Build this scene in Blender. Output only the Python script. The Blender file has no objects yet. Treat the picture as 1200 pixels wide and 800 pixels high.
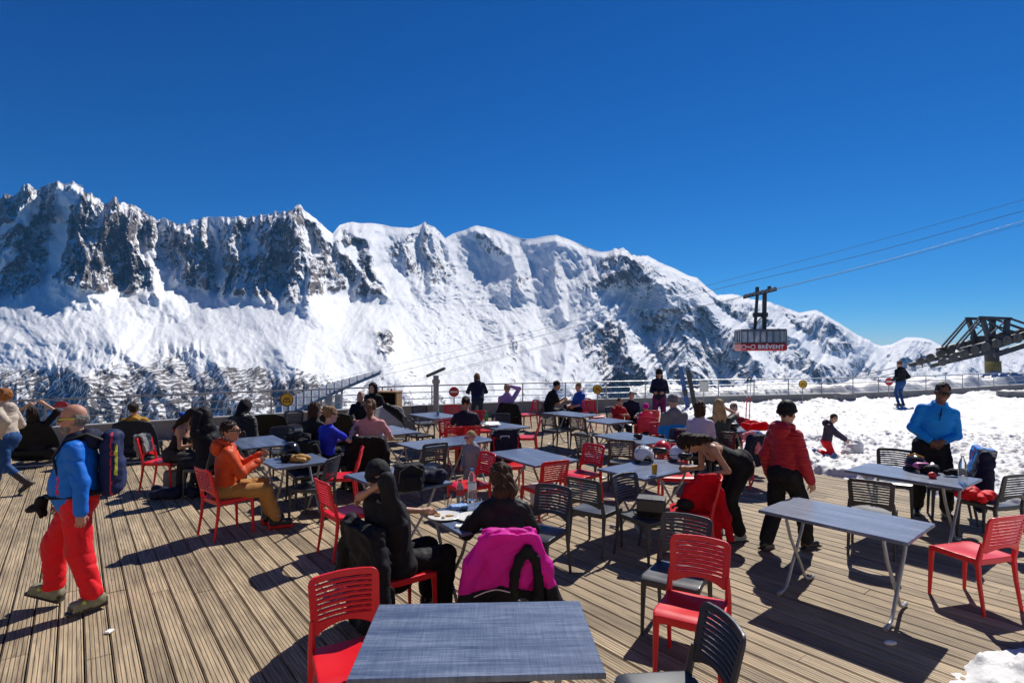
import bpy, bmesh, math, random
import numpy as np
from mathutils import Vector, Matrix
R = math.radians
random.seed(7)
SC = bpy.context.scene
COL = SC.collection
HC, F, HY = 2.2, 655.0, 412.0          # eye height, focal length and horizon row of the photograph (1200 px wide)

def G(px, py, z=0.0):
    Y = (HC - z) * F / (py - HY)
    return Vector(((px - 600) / F * Y, Y, z))
def AT(px, py, Y):
    return Vector(((px - 600) / F * Y, Y, HC - (py - HY) / F * Y))

# ------------------------------------------------------------------ objects
def link(o, parent=None):
    COL.objects.link(o)
    if parent is not None: o.parent = parent
    return o
def tag(o, label=None, cat=None, group=None, kind=None):
    if label: o['label'] = label
    if cat: o['category'] = cat
    if group: o['group'] = group
    if kind: o['kind'] = kind
    return o
def thing(name, label, cat, loc=(0, 0, 0), rotz=0.0, group=None):
    o = bpy.data.objects.new(name, None); link(o)
    o.empty_display_size = .1
    o.location = loc; o.rotation_euler = (0, 0, rotz)
    return tag(o, label, cat, group)
def mesh_np(name, V, quads=None, tris=None, smooth=True):
    me = bpy.data.meshes.new(name)
    V = np.asarray(V, np.float32)
    me.vertices.add(len(V)); me.vertices.foreach_set('co', V.ravel())
    parts, tot = [], []
    if quads is not None and len(quads): parts.append(np.asarray(quads, np.int32).ravel()); tot.append(np.full(len(quads), 4, np.int32))
    if tris is not None and len(tris): parts.append(np.asarray(tris, np.int32).ravel()); tot.append(np.full(len(tris), 3, np.int32))
    if parts:
        li = np.concatenate(parts); tt = np.concatenate(tot)
        me.loops.add(len(li)); me.loops.foreach_set('vertex_index', li)
        me.polygons.add(len(tt))
        st = np.zeros(len(tt), np.int32); st[1:] = np.cumsum(tt)[:-1]
        me.polygons.foreach_set('loop_start', st)
        me.polygons.foreach_set('use_smooth', np.full(len(tt), smooth, bool))
    me.update(calc_edges=True)
    return me
def obj(name, me, mats, parent=None, loc=None, rotz=None):
    o = bpy.data.objects.new(name, me)
    for m in (mats if isinstance(mats, (list, tuple)) else [mats]): me.materials.append(m)
    link(o, parent)
    if loc is not None: o.location = loc
    if rotz is not None: o.rotation_euler = (0, 0, rotz)
    return o
def copy_tree(o, parent=None):
    c = o.copy(); COL.objects.link(c)
    if parent is not None: c.parent = parent
    for ch in list(o.children): copy_tree(ch, c)
    return c

# ------------------------------------------------------------------ plain mesh builder
class MB:
    def __init__(s): s.V = []; s.Q = []; s.T = []; s.n = 0; s.qm = []; s.tm = []
    def add(s, V, Q=(), T=(), m=0):
        V = np.asarray(V, float).reshape(-1, 3); s.V.append(V)
        for q in Q: s.Q.append([i + s.n for i in q]); s.qm.append(m)
        for t in T: s.T.append([i + s.n for i in t]); s.tm.append(m)
        s.n += len(V)
    def box(s, c, h, rz=0.0, M=None, m=0, bev=0.0):
        c = Vector(c); hx, hy, hz = h
        if bev > 0:
            b = min(bev, hx, hy, hz) 
            pts = []
            for sz, ins in ((-hz, b), (-hz + b, 0), (hz - b, 0), (hz, b)):
                for sx, sy in ((-1, -1), (1, -1), (1, 1), (-1, 1)):
                    pts += [Vector((sx * (hx - ins), sy * (hy - ins), sz))]
            Q = [(3, 2, 1, 0), (12, 13, 14, 15)]
            for k in range(3):
                for i in range(4):
                    j = (i + 1) % 4
                    Q.append((k * 4 + i, k * 4 + j, k * 4 + 4 + j, k * 4 + 4 + i))
        else:
            pts = [Vector((sx * hx, sy * hy, sz)) for sz in (-hz, hz) for sx, sy in ((-1, -1), (1, -1), (1, 1), (-1, 1))]
            Q = [(3, 2, 1, 0), (4, 5, 6, 7), (0, 1, 5, 4), (1, 2, 6, 5), (2, 3, 7, 6), (3, 0, 4, 7)]
        MM = M if M is not None else Matrix.Rotation(rz, 3, 'Z')
        s.add([tuple(c + MM @ p) for p in pts], Q, m=m)
    def bar(s, a, b, w, d, up=(0, 0, 1), m=0, bev=0.0):
        a, b = Vector(a), Vector(b); ax = (b - a); L = ax.length; ax = ax / L
        u = Vector(up); sx = ax.cross(u)
        if sx.length < 1e-4: sx = ax.cross(Vector((1, 0, 0)))
        sx.normalize(); uu = sx.cross(ax).normalized()
        M = Matrix((sx, ax, uu)).transposed()
        s.box((a + b) / 2, (w / 2, L / 2, d / 2), M=M, m=m, bev=bev)
    def tube(s, pts, rad, n=8, m=0, caps=True, sy=1.0):
        P = [Vector(p) for p in pts]
        if not isinstance(rad, (list, tuple)): rad = [rad] * len(P)
        T = []
        for i in range(len(P)):
            t = (P[min(i + 1, len(P) - 1)] - P[max(i - 1, 0)]); T.append(t.normalized())
        ref = Vector((0, 0, 1)) if abs(T[0].z) < .9 else Vector((1, 0, 0))
        u = T[0].cross(ref).normalized(); V = []
        for i in range(len(P)):
            u = (u - T[i] * u.dot(T[i])).normalized(); v = T[i].cross(u)
            for k in range(n):
                a = 2 * math.pi * k / n
                V.append(tuple(P[i] + (u * math.cos(a) + v * math.sin(a) * sy) * rad[i]))
        Q = [(i * n + k, i * n + (k + 1) % n, (i + 1) * n + (k + 1) % n, (i + 1) * n + k) for i in range(len(P) - 1) for k in range(n)]
        TT = []
        if caps:
            V.append(tuple(P[0])); V.append(tuple(P[-1])); c0 = len(P) * n; e = (len(P) - 1) * n
            for k in range(n):
                TT.append((c0, (k + 1) % n, k)); TT.append((c0 + 1, e + k, e + (k + 1) % n))
        s.add(V, Q, TT, m=m)
    def lathe(s, prof, c=(0, 0, 0), n=20, m=0):
        V = []; c = Vector(c)
        for r, z in prof:
            for k in range(n):
                a = 2 * math.pi * k / n; V.append((c.x + r * math.cos(a), c.y + r * math.sin(a), c.z + z))
        Q = [(i * n + k, i * n + (k + 1) % n, (i + 1) * n + (k + 1) % n, (i + 1) * n + k) for i in range(len(prof) - 1) for k in range(n)]
        s.add(V, Q, m=m)
    def disc(s, c, r, nrm, t, n=24, m=0):
        c = Vector(c); nn = Vector(nrm).normalized()
        s.tube([c - nn * t / 2, c + nn * t / 2], r, n=n, m=m)
    def mesh(s, name, smooth=False):
        me = mesh_np(name, np.concatenate(s.V), s.Q, s.T, smooth)
        if any(s.qm) or any(s.tm):
            me.polygons.foreach_set('material_index', np.array(s.qm + s.tm, np.int32))
        if smooth: 
            try: me.set_sharp_from_angle(angle=R(40))
            except Exception: pass
        return me
    def build(s, name, mats, parent=None, smooth=False, loc=None, rotz=None):
        return obj(name, s.mesh(name, smooth), mats, parent, loc, rotz)

# ------------------------------------------------------------------ distance-field modelling (organic shapes), meshed by surface nets
def arr(v): return np.array(tuple(v), np.float32)
class SDF:
    def __init__(s, h): s.h = h; s.ops = []; s.noise = None; s.fold = False
    def _a(s, fn, lo, hi, k, mode, m): s.ops.append((fn, np.array(lo, float), np.array(hi, float), k, mode, m)); return s
    def rc(s, a, b, ra, rb=None, k=.02, mode='u', m=0):
        a, b = arr(a), arr(b); rb = ra if rb is None else rb
        ab = b - a; L2 = float(ab @ ab) + 1e-9
        def fn(X, Y, Z):
            px, py, pz = X - a[0], Y - a[1], Z - a[2]
            t = np.clip((px * ab[0] + py * ab[1] + pz * ab[2]) / L2, 0, 1)
            return np.sqrt((px - t * ab[0]) ** 2 + (py - t * ab[1]) ** 2 + (pz - t * ab[2]) ** 2) - (ra + t * (rb - ra))
        r = max(ra, rb)
        return s._a(fn, np.minimum(a, b) - r, np.maximum(a, b) + r, k, mode, m)
    def path(s, pts, rad, k=.02, m=0):
        for i in range(len(pts) - 1): s.rc(pts[i], pts[i + 1], rad[i], rad[i + 1], k=k, m=m)
        return s
    def flat(s, a, b, ra, rb, ratio, fw, k=.03, mode='u', m=0):     # tapered capsule squashed along fw
        a, b, fw = arr(a), arr(b), arr(Vector(fw).normalized()); ab = b - a; L2 = float(ab @ ab) + 1e-9
        def fn(X, Y, Z):
            px, py, pz = X - a[0], Y - a[1], Z - a[2]
            t = np.clip((px * ab[0] + py * ab[1] + pz * ab[2]) / L2, 0, 1)
            qx, qy, qz = px - t * ab[0], py - t * ab[1], pz - t * ab[2]
            f = qx * fw[0] + qy * fw[1] + qz * fw[2]
            q2 = qx * qx + qy * qy + qz * qz + (ratio * ratio - 1) * f * f
            return (np.sqrt(q2) - (ra + t * (rb - ra))) * (2 / (1 + ratio))
        r = max(ra, rb)
        return s._a(fn, np.minimum(a, b) - r, np.maximum(a, b) + r, k, mode, m)
    def ell(s, c, r, rot=None, k=.02, mode='u', m=0):
        c, r = arr(c), arr(r); Q = np.array(rot, np.float32).T if rot is not None else None
        def fn(X, Y, Z):
            x, y, z = X - c[0], Y - c[1], Z - c[2]
            if Q is not None: x, y, z = (Q[0, 0] * x + Q[0, 1] * y + Q[0, 2] * z, Q[1, 0] * x + Q[1, 1] * y + Q[1, 2] * z, Q[2, 0] * x + Q[2, 1] * y + Q[2, 2] * z)
            k0 = np.sqrt((x / r[0]) ** 2 + (y / r[1]) ** 2 + (z / r[2]) ** 2)
            k1 = np.sqrt((x / r[0] ** 2) ** 2 + (y / r[1] ** 2) ** 2 + (z / r[2] ** 2) ** 2) + 1e-6
            return k0 * (k0 - 1) / k1
        e = r if Q is None else np.full(3, r.max())
        return s._a(fn, c - e, c + e, k, mode, m)
    def box(s, c, hh, rd=.01, rot=None, k=.02, mode='u', m=0):
        c, b = arr(c), arr(hh) - rd; Q = np.array(rot, np.float32).T if rot is not None else None
        def fn(X, Y, Z):
            x, y, z = X - c[0], Y - c[1], Z - c[2]
            if Q is not None: x, y, z = (Q[0, 0] * x + Q[0, 1] * y + Q[0, 2] * z, Q[1, 0] * x + Q[1, 1] * y + Q[1, 2] * z, Q[2, 0] * x + Q[2, 1] * y + Q[2, 2] * z)
            x, y, z = np.abs(x) - b[0], np.abs(y) - b[1], np.abs(z) - b[2]
            o = np.sqrt(np.maximum(x, 0) ** 2 + np.maximum(y, 0) ** 2 + np.maximum(z, 0) ** 2)
            return o + np.minimum(np.maximum(np.maximum(x, y), z), 0) - rd
        e = arr(hh) if Q is None else np.full(3, float(np.linalg.norm(hh)))
        return s._a(fn, c - e, c + e, k, mode, m)
    def fn(s, f, lo, hi, k=.01, mode='u', m=0): return s._a(f, lo, hi, k, mode, m)
    def cut(s, p, n):                                              # keep the side the normal points away from
        p, n = arr(p), arr(Vector(n).normalized())
        def f(X, Y, Z): return (X - p[0]) * n[0] + (Y - p[1]) * n[1] + (Z - p[2]) * n[2]
        return s._a(f, (0, 0, 0), (0, 0, 0), 0, 'i', -1)
    def wrinkle(s, amp, freq, seed=0, st=(1, 1, 1), fold=False): s.noise = (amp, freq, seed, st); s.fold = fold; return s
    def mesh_data(s):
        h = s.h
        U = [o for o in s.ops if o[4] == 'u']
        na_ = 2.4 * s.noise[0] if s.noise else 0; pad = 3 * h + na_
        lo = np.min([o[1] for o in U], axis=0) - pad; hi = np.max([o[2] for o in U], axis=0) + pad
        n = np.maximum(np.ceil((hi - lo) / h).astype(int) + 1, 4)
        ax = [(lo[i] + h * np.arange(n[i])).astype(np.float32) for i in range(3)]
        D = np.full(n, .3, np.float32); L = np.zeros(n, np.int8); Lm = np.full(n, 9., np.float32)
        for fn, a, b, k, mode, m in s.ops:
            if mode == 'i':
                D[:] = np.maximum(D, fn(ax[0][:, None, None], ax[1][None, :, None], ax[2][None, None, :])); continue
            pp = k + 3 * h + na_
            i0 = np.clip(np.floor((a - pp - lo) / h).astype(int), 0, n); i1 = np.clip(np.ceil((b + pp - lo) / h).astype(int) + 1, 0, n)
            if np.any(i1 <= i0): continue
            sl = tuple(slice(i0[i], i1[i]) for i in range(3))
            d = fn(ax[0][sl[0]][:, None, None], ax[1][sl[1]][None, :, None], ax[2][sl[2]][None, None, :]).astype(np.float32)
            e = D[sl]
            if mode == 'u':
                hh = np.maximum(k - np.abs(e - d), 0) / max(k, 1e-6)
                D[sl] = np.minimum(e, d) - hh * hh * k / 4
                w = d < Lm[sl]; Lm[sl] = np.where(w, d, Lm[sl]); L[sl] = np.where(w, m, L[sl])
            elif mode == 's':
                d = -d; hh = np.maximum(k - np.abs(e - d), 0) / max(k, 1e-6)
                D[sl] = np.maximum(e, d) + hh * hh * k / 4
            elif mode == 'p':                                      # paint: relabel what lies inside the shape
                L[sl] = np.where(d < 0, m, L[sl])
        if s.noise:
            amp, f, sd, st = s.noise
            X, Y, Z = ax[0][:, None, None] * f * st[0], ax[1][None, :, None] * f * st[1], ax[2][None, None, :] * f * st[2]
            w = np.sin(X * 1.3 + 1.9 * np.sin(Z * .7 + sd) + Y * .6) * np.sin(Z * 1.1 + 1.4 * np.sin(Y * .9 + X * .4 + 2 * sd))
            if s.fold:                                             # creases: sharp valleys between rounded folds
                A = Z * 1.9 + X * .9 - Y * .5 + 1.6 * np.sin(X * .8 + Y * 1.1 + sd) + .8 * np.sin(Z * .9 + Y * 1.7 + 2 * sd); B = Z * 1.2 - X * 1.7 + Y * 1.4 + 1.5 * np.sin(Z * 1.1 + X * .6 + 3 * sd)
                m_ = .5 + .5 * np.sin(X * .7 + Z * .6 + Y * .5 + sd * 1.7)
                w = .7 * w + 1.5 * (m_ * (1 - np.abs(np.sin(A))) ** 2 + (1 - m_) * (1 - np.abs(np.sin(B))) ** 2) - .45
            else: w = w + .6 * np.sin(X * 2.9 + Y * 2.3 + 1.7 * np.sin(Z * 2.1 + sd * 3)) * np.sin(Z * 2.7 - Y * 1.9 + sd)
            D = D + amp * w.astype(np.float32) * .7
        D[0] = D[-1] = .3; D[:, 0] = D[:, -1] = .3; D[:, :, 0] = D[:, :, -1] = .3
        S = D < 0
        c = np.zeros(n - 1, np.int8)
        for i in (0, 1):
            for j in (0, 1):
                for l in (0, 1): c += S[i:n[0] - 1 + i, j:n[1] - 1 + j, l:n[2] - 1 + l]
        cell = (c > 0) & (c < 8)
        I = np.argwhere(cell); idx = np.full(cell.shape, -1, np.int32); idx[cell] = np.arange(len(I))
        acc = np.zeros((len(I), 3)); cnt = np.zeros(len(I))
        cor = {}
        for i in (0, 1):
            for j in (0, 1):
                for l in (0, 1): cor[(i, j, l)] = D[I[:, 0] + i, I[:, 1] + j, I[:, 2] + l]
        for p, va in cor.items():
            for axx in range(3):
                if p[axx] == 0:
                    q = list(p); q[axx] = 1; vb = cor[tuple(q)]
                    mm = (va < 0) != (vb < 0); t = va[mm] / (va[mm] - vb[mm])
                    pos = np.tile(np.array(p, float), (len(t), 1)); pos[:, axx] = t
                    acc[mm] += pos; cnt[mm] += 1
        off = acc / np.maximum(cnt, 1)[:, None]
        V = lo + h * (I + off)
        near = I + np.round(off).astype(int)
        lab = L[near[:, 0], near[:, 1], near[:, 2]]
        Q = []
        def em(mask, q4, ins):
            if not len(mask): return
            q = np.stack(q4, 1); q[~ins] = q[~ins][:, ::-1]; Q.append(q)
        for axx in range(3):
            a1, a2 = [(1, 2), (2, 0), (0, 1)][axx]
            A = [slice(1, -1)] * 3; B = [slice(1, -1)] * 3; A[axx] = slice(0, -1); B[axx] = slice(1, None)
            m_ = S[tuple(A)] != S[tuple(B)]
            J = np.argwhere(m_); J = J + np.array([0 if i == axx else 1 for i in range(3)])
            if not len(J): continue
            def ci(d1, d2):
                K = J.copy(); K[:, a1] += d1; K[:, a2] += d2; return idx[K[:, 0], K[:, 1], K[:, 2]]
            em(J, [ci(-1, -1), ci(0, -1), ci(0, 0), ci(-1, 0)], S[J[:, 0], J[:, 1], J[:, 2]])
        Q = np.concatenate(Q) if Q else np.zeros((0, 4), int)
        Q = Q[(Q >= 0).all(1)]
        return V, Q, lab
    def mesh(s, name, extra=None):
        V, Q, lab = s.mesh_data()
        fl = lab[Q[:, 0]] if len(Q) else np.zeros(0, int)
        T = None; tm = []
        if extra is not None and extra.n:
            EV = np.concatenate(extra.V); n0 = len(V)
            V = np.concatenate([V, EV])
            if extra.Q: Q = np.concatenate([Q, np.array(extra.Q) + n0]); fl = np.concatenate([fl, np.array(extra.qm)])
            if extra.T: T = np.array(extra.T) + n0; tm = extra.tm
        me = mesh_np(name, V, Q, T, True)
        me.polygons.foreach_set('material_index', np.concatenate([fl, np.array(tm, int)]).astype(np.int32))
        return me
    def build(s, name, mats, parent=None, loc=None, rotz=None, extra=None):
        return obj(name, s.mesh(name, extra), mats, parent, loc, rotz)

# ------------------------------------------------------------------ materials
_M = {}
def nodes(name):
    m = bpy.data.materials.new(name); m.use_nodes = True
    nt = m.node_tree; return m, nt, nt.nodes['Principled BSDF']
def N(nt, typ, **kw):
    n = nt.nodes.new(typ)
    for k, v in kw.items():
        if k in n.inputs: n.inputs[k].default_value = v
        else: setattr(n, k, v)
    return n
def mat(name, col, rough=.6, metal=0., bump=0., bscale=20., vary=.12, vscale=6., spec=.5, sheen=0., trans=0., ior=1.45, stretch=(1, 1, 1), coat=0., dist=.01, detail=4., transl=0.):
    if name in _M: return _M[name]
    m, nt, b = nodes(name); L = nt.links
    b.inputs['Roughness'].default_value = rough; b.inputs['Metallic'].default_value = metal
    b.inputs['Specular IOR Level'].default_value = spec; b.inputs['IOR'].default_value = ior
    b.inputs['Transmission Weight'].default_value = trans; b.inputs['Sheen Weight'].default_value = sheen
    b.inputs['Coat Weight'].default_value = coat
    tc = N(nt, 'ShaderNodeTexCoord'); mp = N(nt, 'ShaderNodeMapping'); mp.inputs['Scale'].default_value = stretch
    L.new(tc.outputs['Object'], mp.inputs['Vector'])
    nz = N(nt, 'ShaderNodeTexNoise', Scale=vscale, Detail=3.); L.new(mp.outputs[0], nz.inputs['Vector'])
    hs = N(nt, 'ShaderNodeHueSaturation'); hs.inputs['Color'].default_value = (*col, 1)
    mr = N(nt, 'ShaderNodeMapRange'); mr.inputs['To Min'].default_value = 1 - vary; mr.inputs['To Max'].default_value = 1 + vary
    mr.inputs['From Min'].default_value = .3; mr.inputs['From Max'].default_value = .7
    rr_ = N(nt, 'ShaderNodeMapRange'); rr_.inputs['To Min'].default_value = rough * .8; rr_.inputs['To Max'].default_value = min(rough * 1.25, 1); rr_.inputs['From Min'].default_value = .3; rr_.inputs['From Max'].default_value = .7; L.new(nz.outputs[0], rr_.inputs[0]); L.new(rr_.outputs[0], b.inputs['Roughness'])
    L.new(nz.outputs[0], mr.inputs[0]); L.new(mr.outputs[0], hs.inputs['Value']); L.new(hs.outputs[0], b.inputs['Base Color'])
    if bump > 0:
        n2 = N(nt, 'ShaderNodeTexNoise', Scale=bscale, Detail=detail); L.new(mp.outputs[0], n2.inputs['Vector'])
        bp = N(nt, 'ShaderNodeBump', Strength=bump, Distance=dist); L.new(n2.outputs[0], bp.inputs['Height']); L.new(bp.outputs[0], b.inputs['Normal'])
    if transl > 0:
        tb = N(nt, 'ShaderNodeBsdfTranslucent'); L.new(hs.outputs[0], tb.inputs['Color']); ms = N(nt, 'ShaderNodeMixShader'); ms.inputs[0].default_value = transl
        L.new(b.outputs[0], ms.inputs[1]); L.new(tb.outputs[0], ms.inputs[2]); L.new(ms.outputs[0], nt.nodes['Material Output'].inputs['Surface'])
    _M[name] = m; return m
def cloth(name, col, bump=.5, bscale=14., rough=.75, sheen=.0, dist=.02, transl=0.): return mat('cloth_' + name, col, rough, 0, bump, bscale, .1, 9., .25, sheen, dist=dist, transl=transl)
def puffer(name, col, pitch=16.):
    if 'puffer_' + name in _M: return _M['puffer_' + name]
    m = mat('puffer_' + name, col, .42, 0, .0, 14, .08, 9., .4, .1); nt = m.node_tree; L = nt.links; b = nt.nodes['Principled BSDF']
    tc = N(nt, 'ShaderNodeTexCoord'); w = N(nt, 'ShaderNodeTexWave', Scale=pitch / 6.2832 * 3.1, Distortion=1.6, bands_direction='Z', wave_profile='SIN')
    w.inputs['Detail Scale'].default_value = 2.; nz = N(nt, 'ShaderNodeTexNoise', Scale=26.)
    L.new(tc.outputs['Object'], w.inputs['Vector']); L.new(tc.outputs['Object'], nz.inputs['Vector'])
    ad = N(nt, 'ShaderNodeMath', operation='MULTIPLY_ADD'); L.new(nz.outputs[0], ad.inputs[0]); ad.inputs[1].default_value = .6; L.new(w.outputs['Fac'], ad.inputs[2])
    bp = N(nt, 'ShaderNodeBump', Strength=.55, Distance=.012); L.new(ad.outputs[0], bp.inputs['Height']); L.new(bp.outputs[0], b.inputs['Normal'])
    return m
def hairmat(name, col):
    return mat('hair_' + name, col, .5, 0, 1., 90., .35, 55., .15, .05, stretch=(1, 1, .16), dist=.02)
def skin(name, col): return mat('skin_' + name, col, .5, 0, .15, 60., .08, 20., .35)
HAZE = 1.6e-5
# ================================================================== camera, sky, sun
cam = bpy.data.cameras.new('camera'); co = bpy.data.objects.new('camera', cam); COL.objects.link(co)
cam.sensor_width = 36; cam.lens = F / 1200 * 36; cam.shift_y = (HY - 400) / 1200
cam.clip_start = .05; cam.clip_end = 60000
co.location = (0, 0, HC); co.rotation_euler = (R(90), 0, 0); SC.camera = co
SUN_EL = R(47.); SUN_AZ = math.atan2(.473, .80)                     # azimuth from straight ahead, to the right
sd = Vector((math.sin(SUN_AZ) * math.cos(SUN_EL), math.cos(SUN_AZ) * math.cos(SUN_EL), math.sin(SUN_EL)))
sl = bpy.data.lights.new('sun', 'SUN'); sl.energy = 5.0; sl.angle = R(.53); sl.color = (1., .955, .88)
so = bpy.data.objects.new('sun', sl); COL.objects.link(so); so.rotation_euler = (-sd).to_track_quat('-Z', 'Y').to_euler()
W = bpy.data.worlds.new('World'); SC.world = W; W.use_nodes = True
nt = W.node_tree; bg = nt.nodes['Background']; sk = nt.nodes.new('ShaderNodeTexSky')
sk.sky_type = 'NISHITA'; sk.sun_disc = False; sk.sun_elevation = SUN_EL; sk.sun_rotation = SUN_AZ
sk.altitude = 2000; sk.air_density = 1.0; sk.dust_density = .05; sk.ozone_density = 3.0
# clear, dry mountain air seen through a polarised lens: deeper blue away from the sun and the horizon
sp_ = nt.nodes.new('ShaderNodeSeparateColor'); cb_ = nt.nodes.new('ShaderNodeCombineColor'); nt.links.new(sk.outputs[0], sp_.inputs[0])
for i_, (a_, p_) in enumerate(((.70, 2.44), (.70, 1.40), (.95, 1.17))):
    k_ = .0766
    m1 = nt.nodes.new('ShaderNodeMath'); m1.operation = 'MULTIPLY'; m1.inputs[1].default_value = k_; nt.links.new(sp_.outputs[i_], m1.inputs[0])
    m2 = nt.nodes.new('ShaderNodeMath'); m2.operation = 'POWER'; m2.inputs[1].default_value = p_; nt.links.new(m1.outputs[0], m2.inputs[0])
    m3 = nt.nodes.new('ShaderNodeMath'); m3.operation = 'MULTIPLY'; m3.inputs[1].default_value = a_ / k_; nt.links.new(m2.outputs[0], m3.inputs[0])
    nt.links.new(m3.outputs[0], cb_.inputs[i_])
nt.links.new(cb_.outputs[0], bg.inputs['Color'])
bg.inputs['Strength'].default_value = .085
SC.view_settings.view_transform = 'Standard'; SC.view_settings.look = 'None'; SC.view_settings.gamma = 1
SC.view_settings.exposure = .22
SC.render.engine = 'CYCLES'
SC.cycles.max_bounces = 6; SC.cycles.transparent_max_bounces = 12

# ================================================================== numpy gradient noise
_rng = np.random.default_rng(11)
_PERM = np.concatenate([_rng.permutation(512)] * 2).astype(np.int32)
_GA = _rng.uniform(0, 2 * np.pi, 512); _GX = np.cos(_GA).astype(np.float32); _GY = np.sin(_GA).astype(np.float32)
def pn(x, y, seed=0):
    x = np.asarray(x, np.float32) + seed * 17.31; y = np.asarray(y, np.float32) + seed * 9.73
    xi = np.floor(x).astype(np.int32); yi = np.floor(y).astype(np.int32)
    xf = x - xi; yf = y - yi; u = xf * xf * xf * (xf * (xf * 6 - 15) + 10); v = yf * yf * yf * (yf * (yf * 6 - 15) + 10)
    def g(ix, iy, dx, dy):
        h = _PERM[(_PERM[ix & 511] + iy) & 511]; return _GX[h] * dx + _GY[h] * dy
    a = g(xi, yi, xf, yf); b = g(xi + 1, yi, xf - 1, yf); c = g(xi, yi + 1, xf, yf - 1); d = g(xi + 1, yi + 1, xf - 1, yf - 1)
    return (a + u * (b - a) + v * (c - a + u * (a - b - c + d))) * 1.5
def fbm(x, y, o=5, seed=0, gain=.5, lac=2.03):
    s = 0; a = 1
    for i in range(o): s = s + a * pn(x, y, seed + i); x = x * lac; y = y * lac; a *= gain
    return s
def ridged(x, y, o=5, seed=0, gain=.5, lac=2.07):
    s = 0; a = 1; w = 1
    for i in range(o):
        n = 1 - np.abs(pn(x, y, seed + i)) * 1.6; n = np.clip(n, 0, 1) ** 2 * w
        s = s + a * n; w = np.clip(n * 1.6, 0, 1); x = x * lac; y = y * lac; a *= gain
    return s
def sstep(a, b, x): t = np.clip((x - a) / (b - a), 0, 1); return t * t * (3 - 2 * t)

# ================================================================== mountains: one terrain sheet falling from the terrace into the valley and up to the ridge
SKY = [(-900, 330), (-600, 300), (-300, 262), (-120, 245), (-40, 236), (0, 233), (11, 229), (22, 229), (28, 220), (34, 215.5), (39, 222), (49, 220), (56, 216), (69, 212), (75, 216),
       (86, 213), (97, 222), (112, 233), (122, 239), (133, 235), (148, 238), (165, 246), (180, 257), (199, 257.5), (210, 264), (225, 258), (244, 254.5), (270, 254), (300, 254.5),
       (317, 250), (341, 247), (349.5, 238.5), (358, 247), (378, 264), (390, 274), (398, 264), (412, 260), (439, 262), (466, 266.5), (483, 267), (498, 261), (511, 267), (522, 279),
       (530, 274), (542, 270.6), (558, 264), (577, 268), (594, 274), (613, 280), (620, 280), (652, 275), (668, 281), (688, 290), (704, 295), (717, 294), (730, 290), (740, 299), (760, 300), (772, 307),
       (790, 314.5), (805, 322), (817, 325), (832, 340), (841, 346), (859, 344), (877, 350), (904, 355), (922, 361), (936, 366.5), (956, 363), (966, 368), (982, 377.6), (999, 388.6),
       (1021, 401), (1032, 405), (1043, 404), (1062, 395), (1079, 395.5), (1090, 398), (1103, 405), (1120, 408), (1145, 412), (1175, 408), (1200, 405), (1300, 398), (1450, 385), (1700, 370), (2100, 345)]
RDIST = [(-900, 6800), (0, 7200), (90, 7000), (200, 7600), (350, 7400), (400, 8600), (560, 11500), (650, 11000), (730, 10200), (830, 11000), (930, 12500), (1030, 15000), (1100, 14500), (1200, 13500), (2100, 12000)]
px = np.concatenate([np.linspace(-900, -140, 120)[:-1], np.linspace(-140, 1340, 1300), np.linspace(1340, 2100, 110)[1:]]).astype(np.float32)
sk_y = np.interp(px, *zip(*SKY)).astype(np.float32); rd = np.interp(px, *zip(*RDIST)).astype(np.float32)
ker = np.exp(-np.linspace(-2, 2, 61) ** 2); ker /= ker.sum(); rd = np.convolve(np.pad(rd, 30, mode='edge'), ker, 'valid').astype(np.float32)
NT = 430
tt = np.linspace(0, 1, NT).astype(np.float32)[:, None]
YF = 505.0
PY = YF + (sk_y[None, :] - YF) * tt                                  # how high each row of the slope stands, as seen from the terrace
PX = np.broadcast_to(px[None, :], PY.shape)
def poly_mask(pts, soft):
    inside = np.zeros(PX.shape, bool); dmin = np.full(PX.shape, 1e9, np.float32); n = len(pts)
    for i in range(n):
        (x0, y0), (x1, y1) = pts[i], pts[(i + 1) % n]
        c = ((y0 > PY) != (y1 > PY)) & (PX < (x1 - x0) * (PY - y0) / (y1 - y0 + 1e-9) + x0); inside ^= c
        dx, dy = x1 - x0, y1 - y0; t = np.clip(((PX - x0) * dx + (PY - y0) * dy) / (dx * dx + dy * dy + 1e-9), 0, 1)
        dmin = np.minimum(dmin, np.hypot(PX - x0 - t * dx, PY - y0 - t * dy))
    s = np.where(inside, dmin, -dmin); return sstep(-soft, soft, s)
def line_dist(pts):
    best = np.full(PX.shape, 1e9, np.float32); sgn = np.zeros(PX.shape, np.float32)
    for (x0, y0), (x1, y1) in zip(pts[:-1], pts[1:]):
        dx, dy = x1 - x0, y1 - y0; t = np.clip(((PX - x0) * dx + (PY - y0) * dy) / (dx * dx + dy * dy), 0, 1)
        d = np.hypot(PX - x0 - t * dx, PY - y0 - t * dy); m = d < best; best = np.where(m, d, best)
    return best
wx = fbm(PX / 60, PY / 60, 4, 40) * 14; wy = fbm(PX / 60, PY / 60, 4, 50) * 14
_PX, _PY = PX, PY
PX = PX + wx; PY = PY + wy                                           # ragged outlines for the rock faces
rockz = np.zeros(PX.shape, np.float32)
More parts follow.
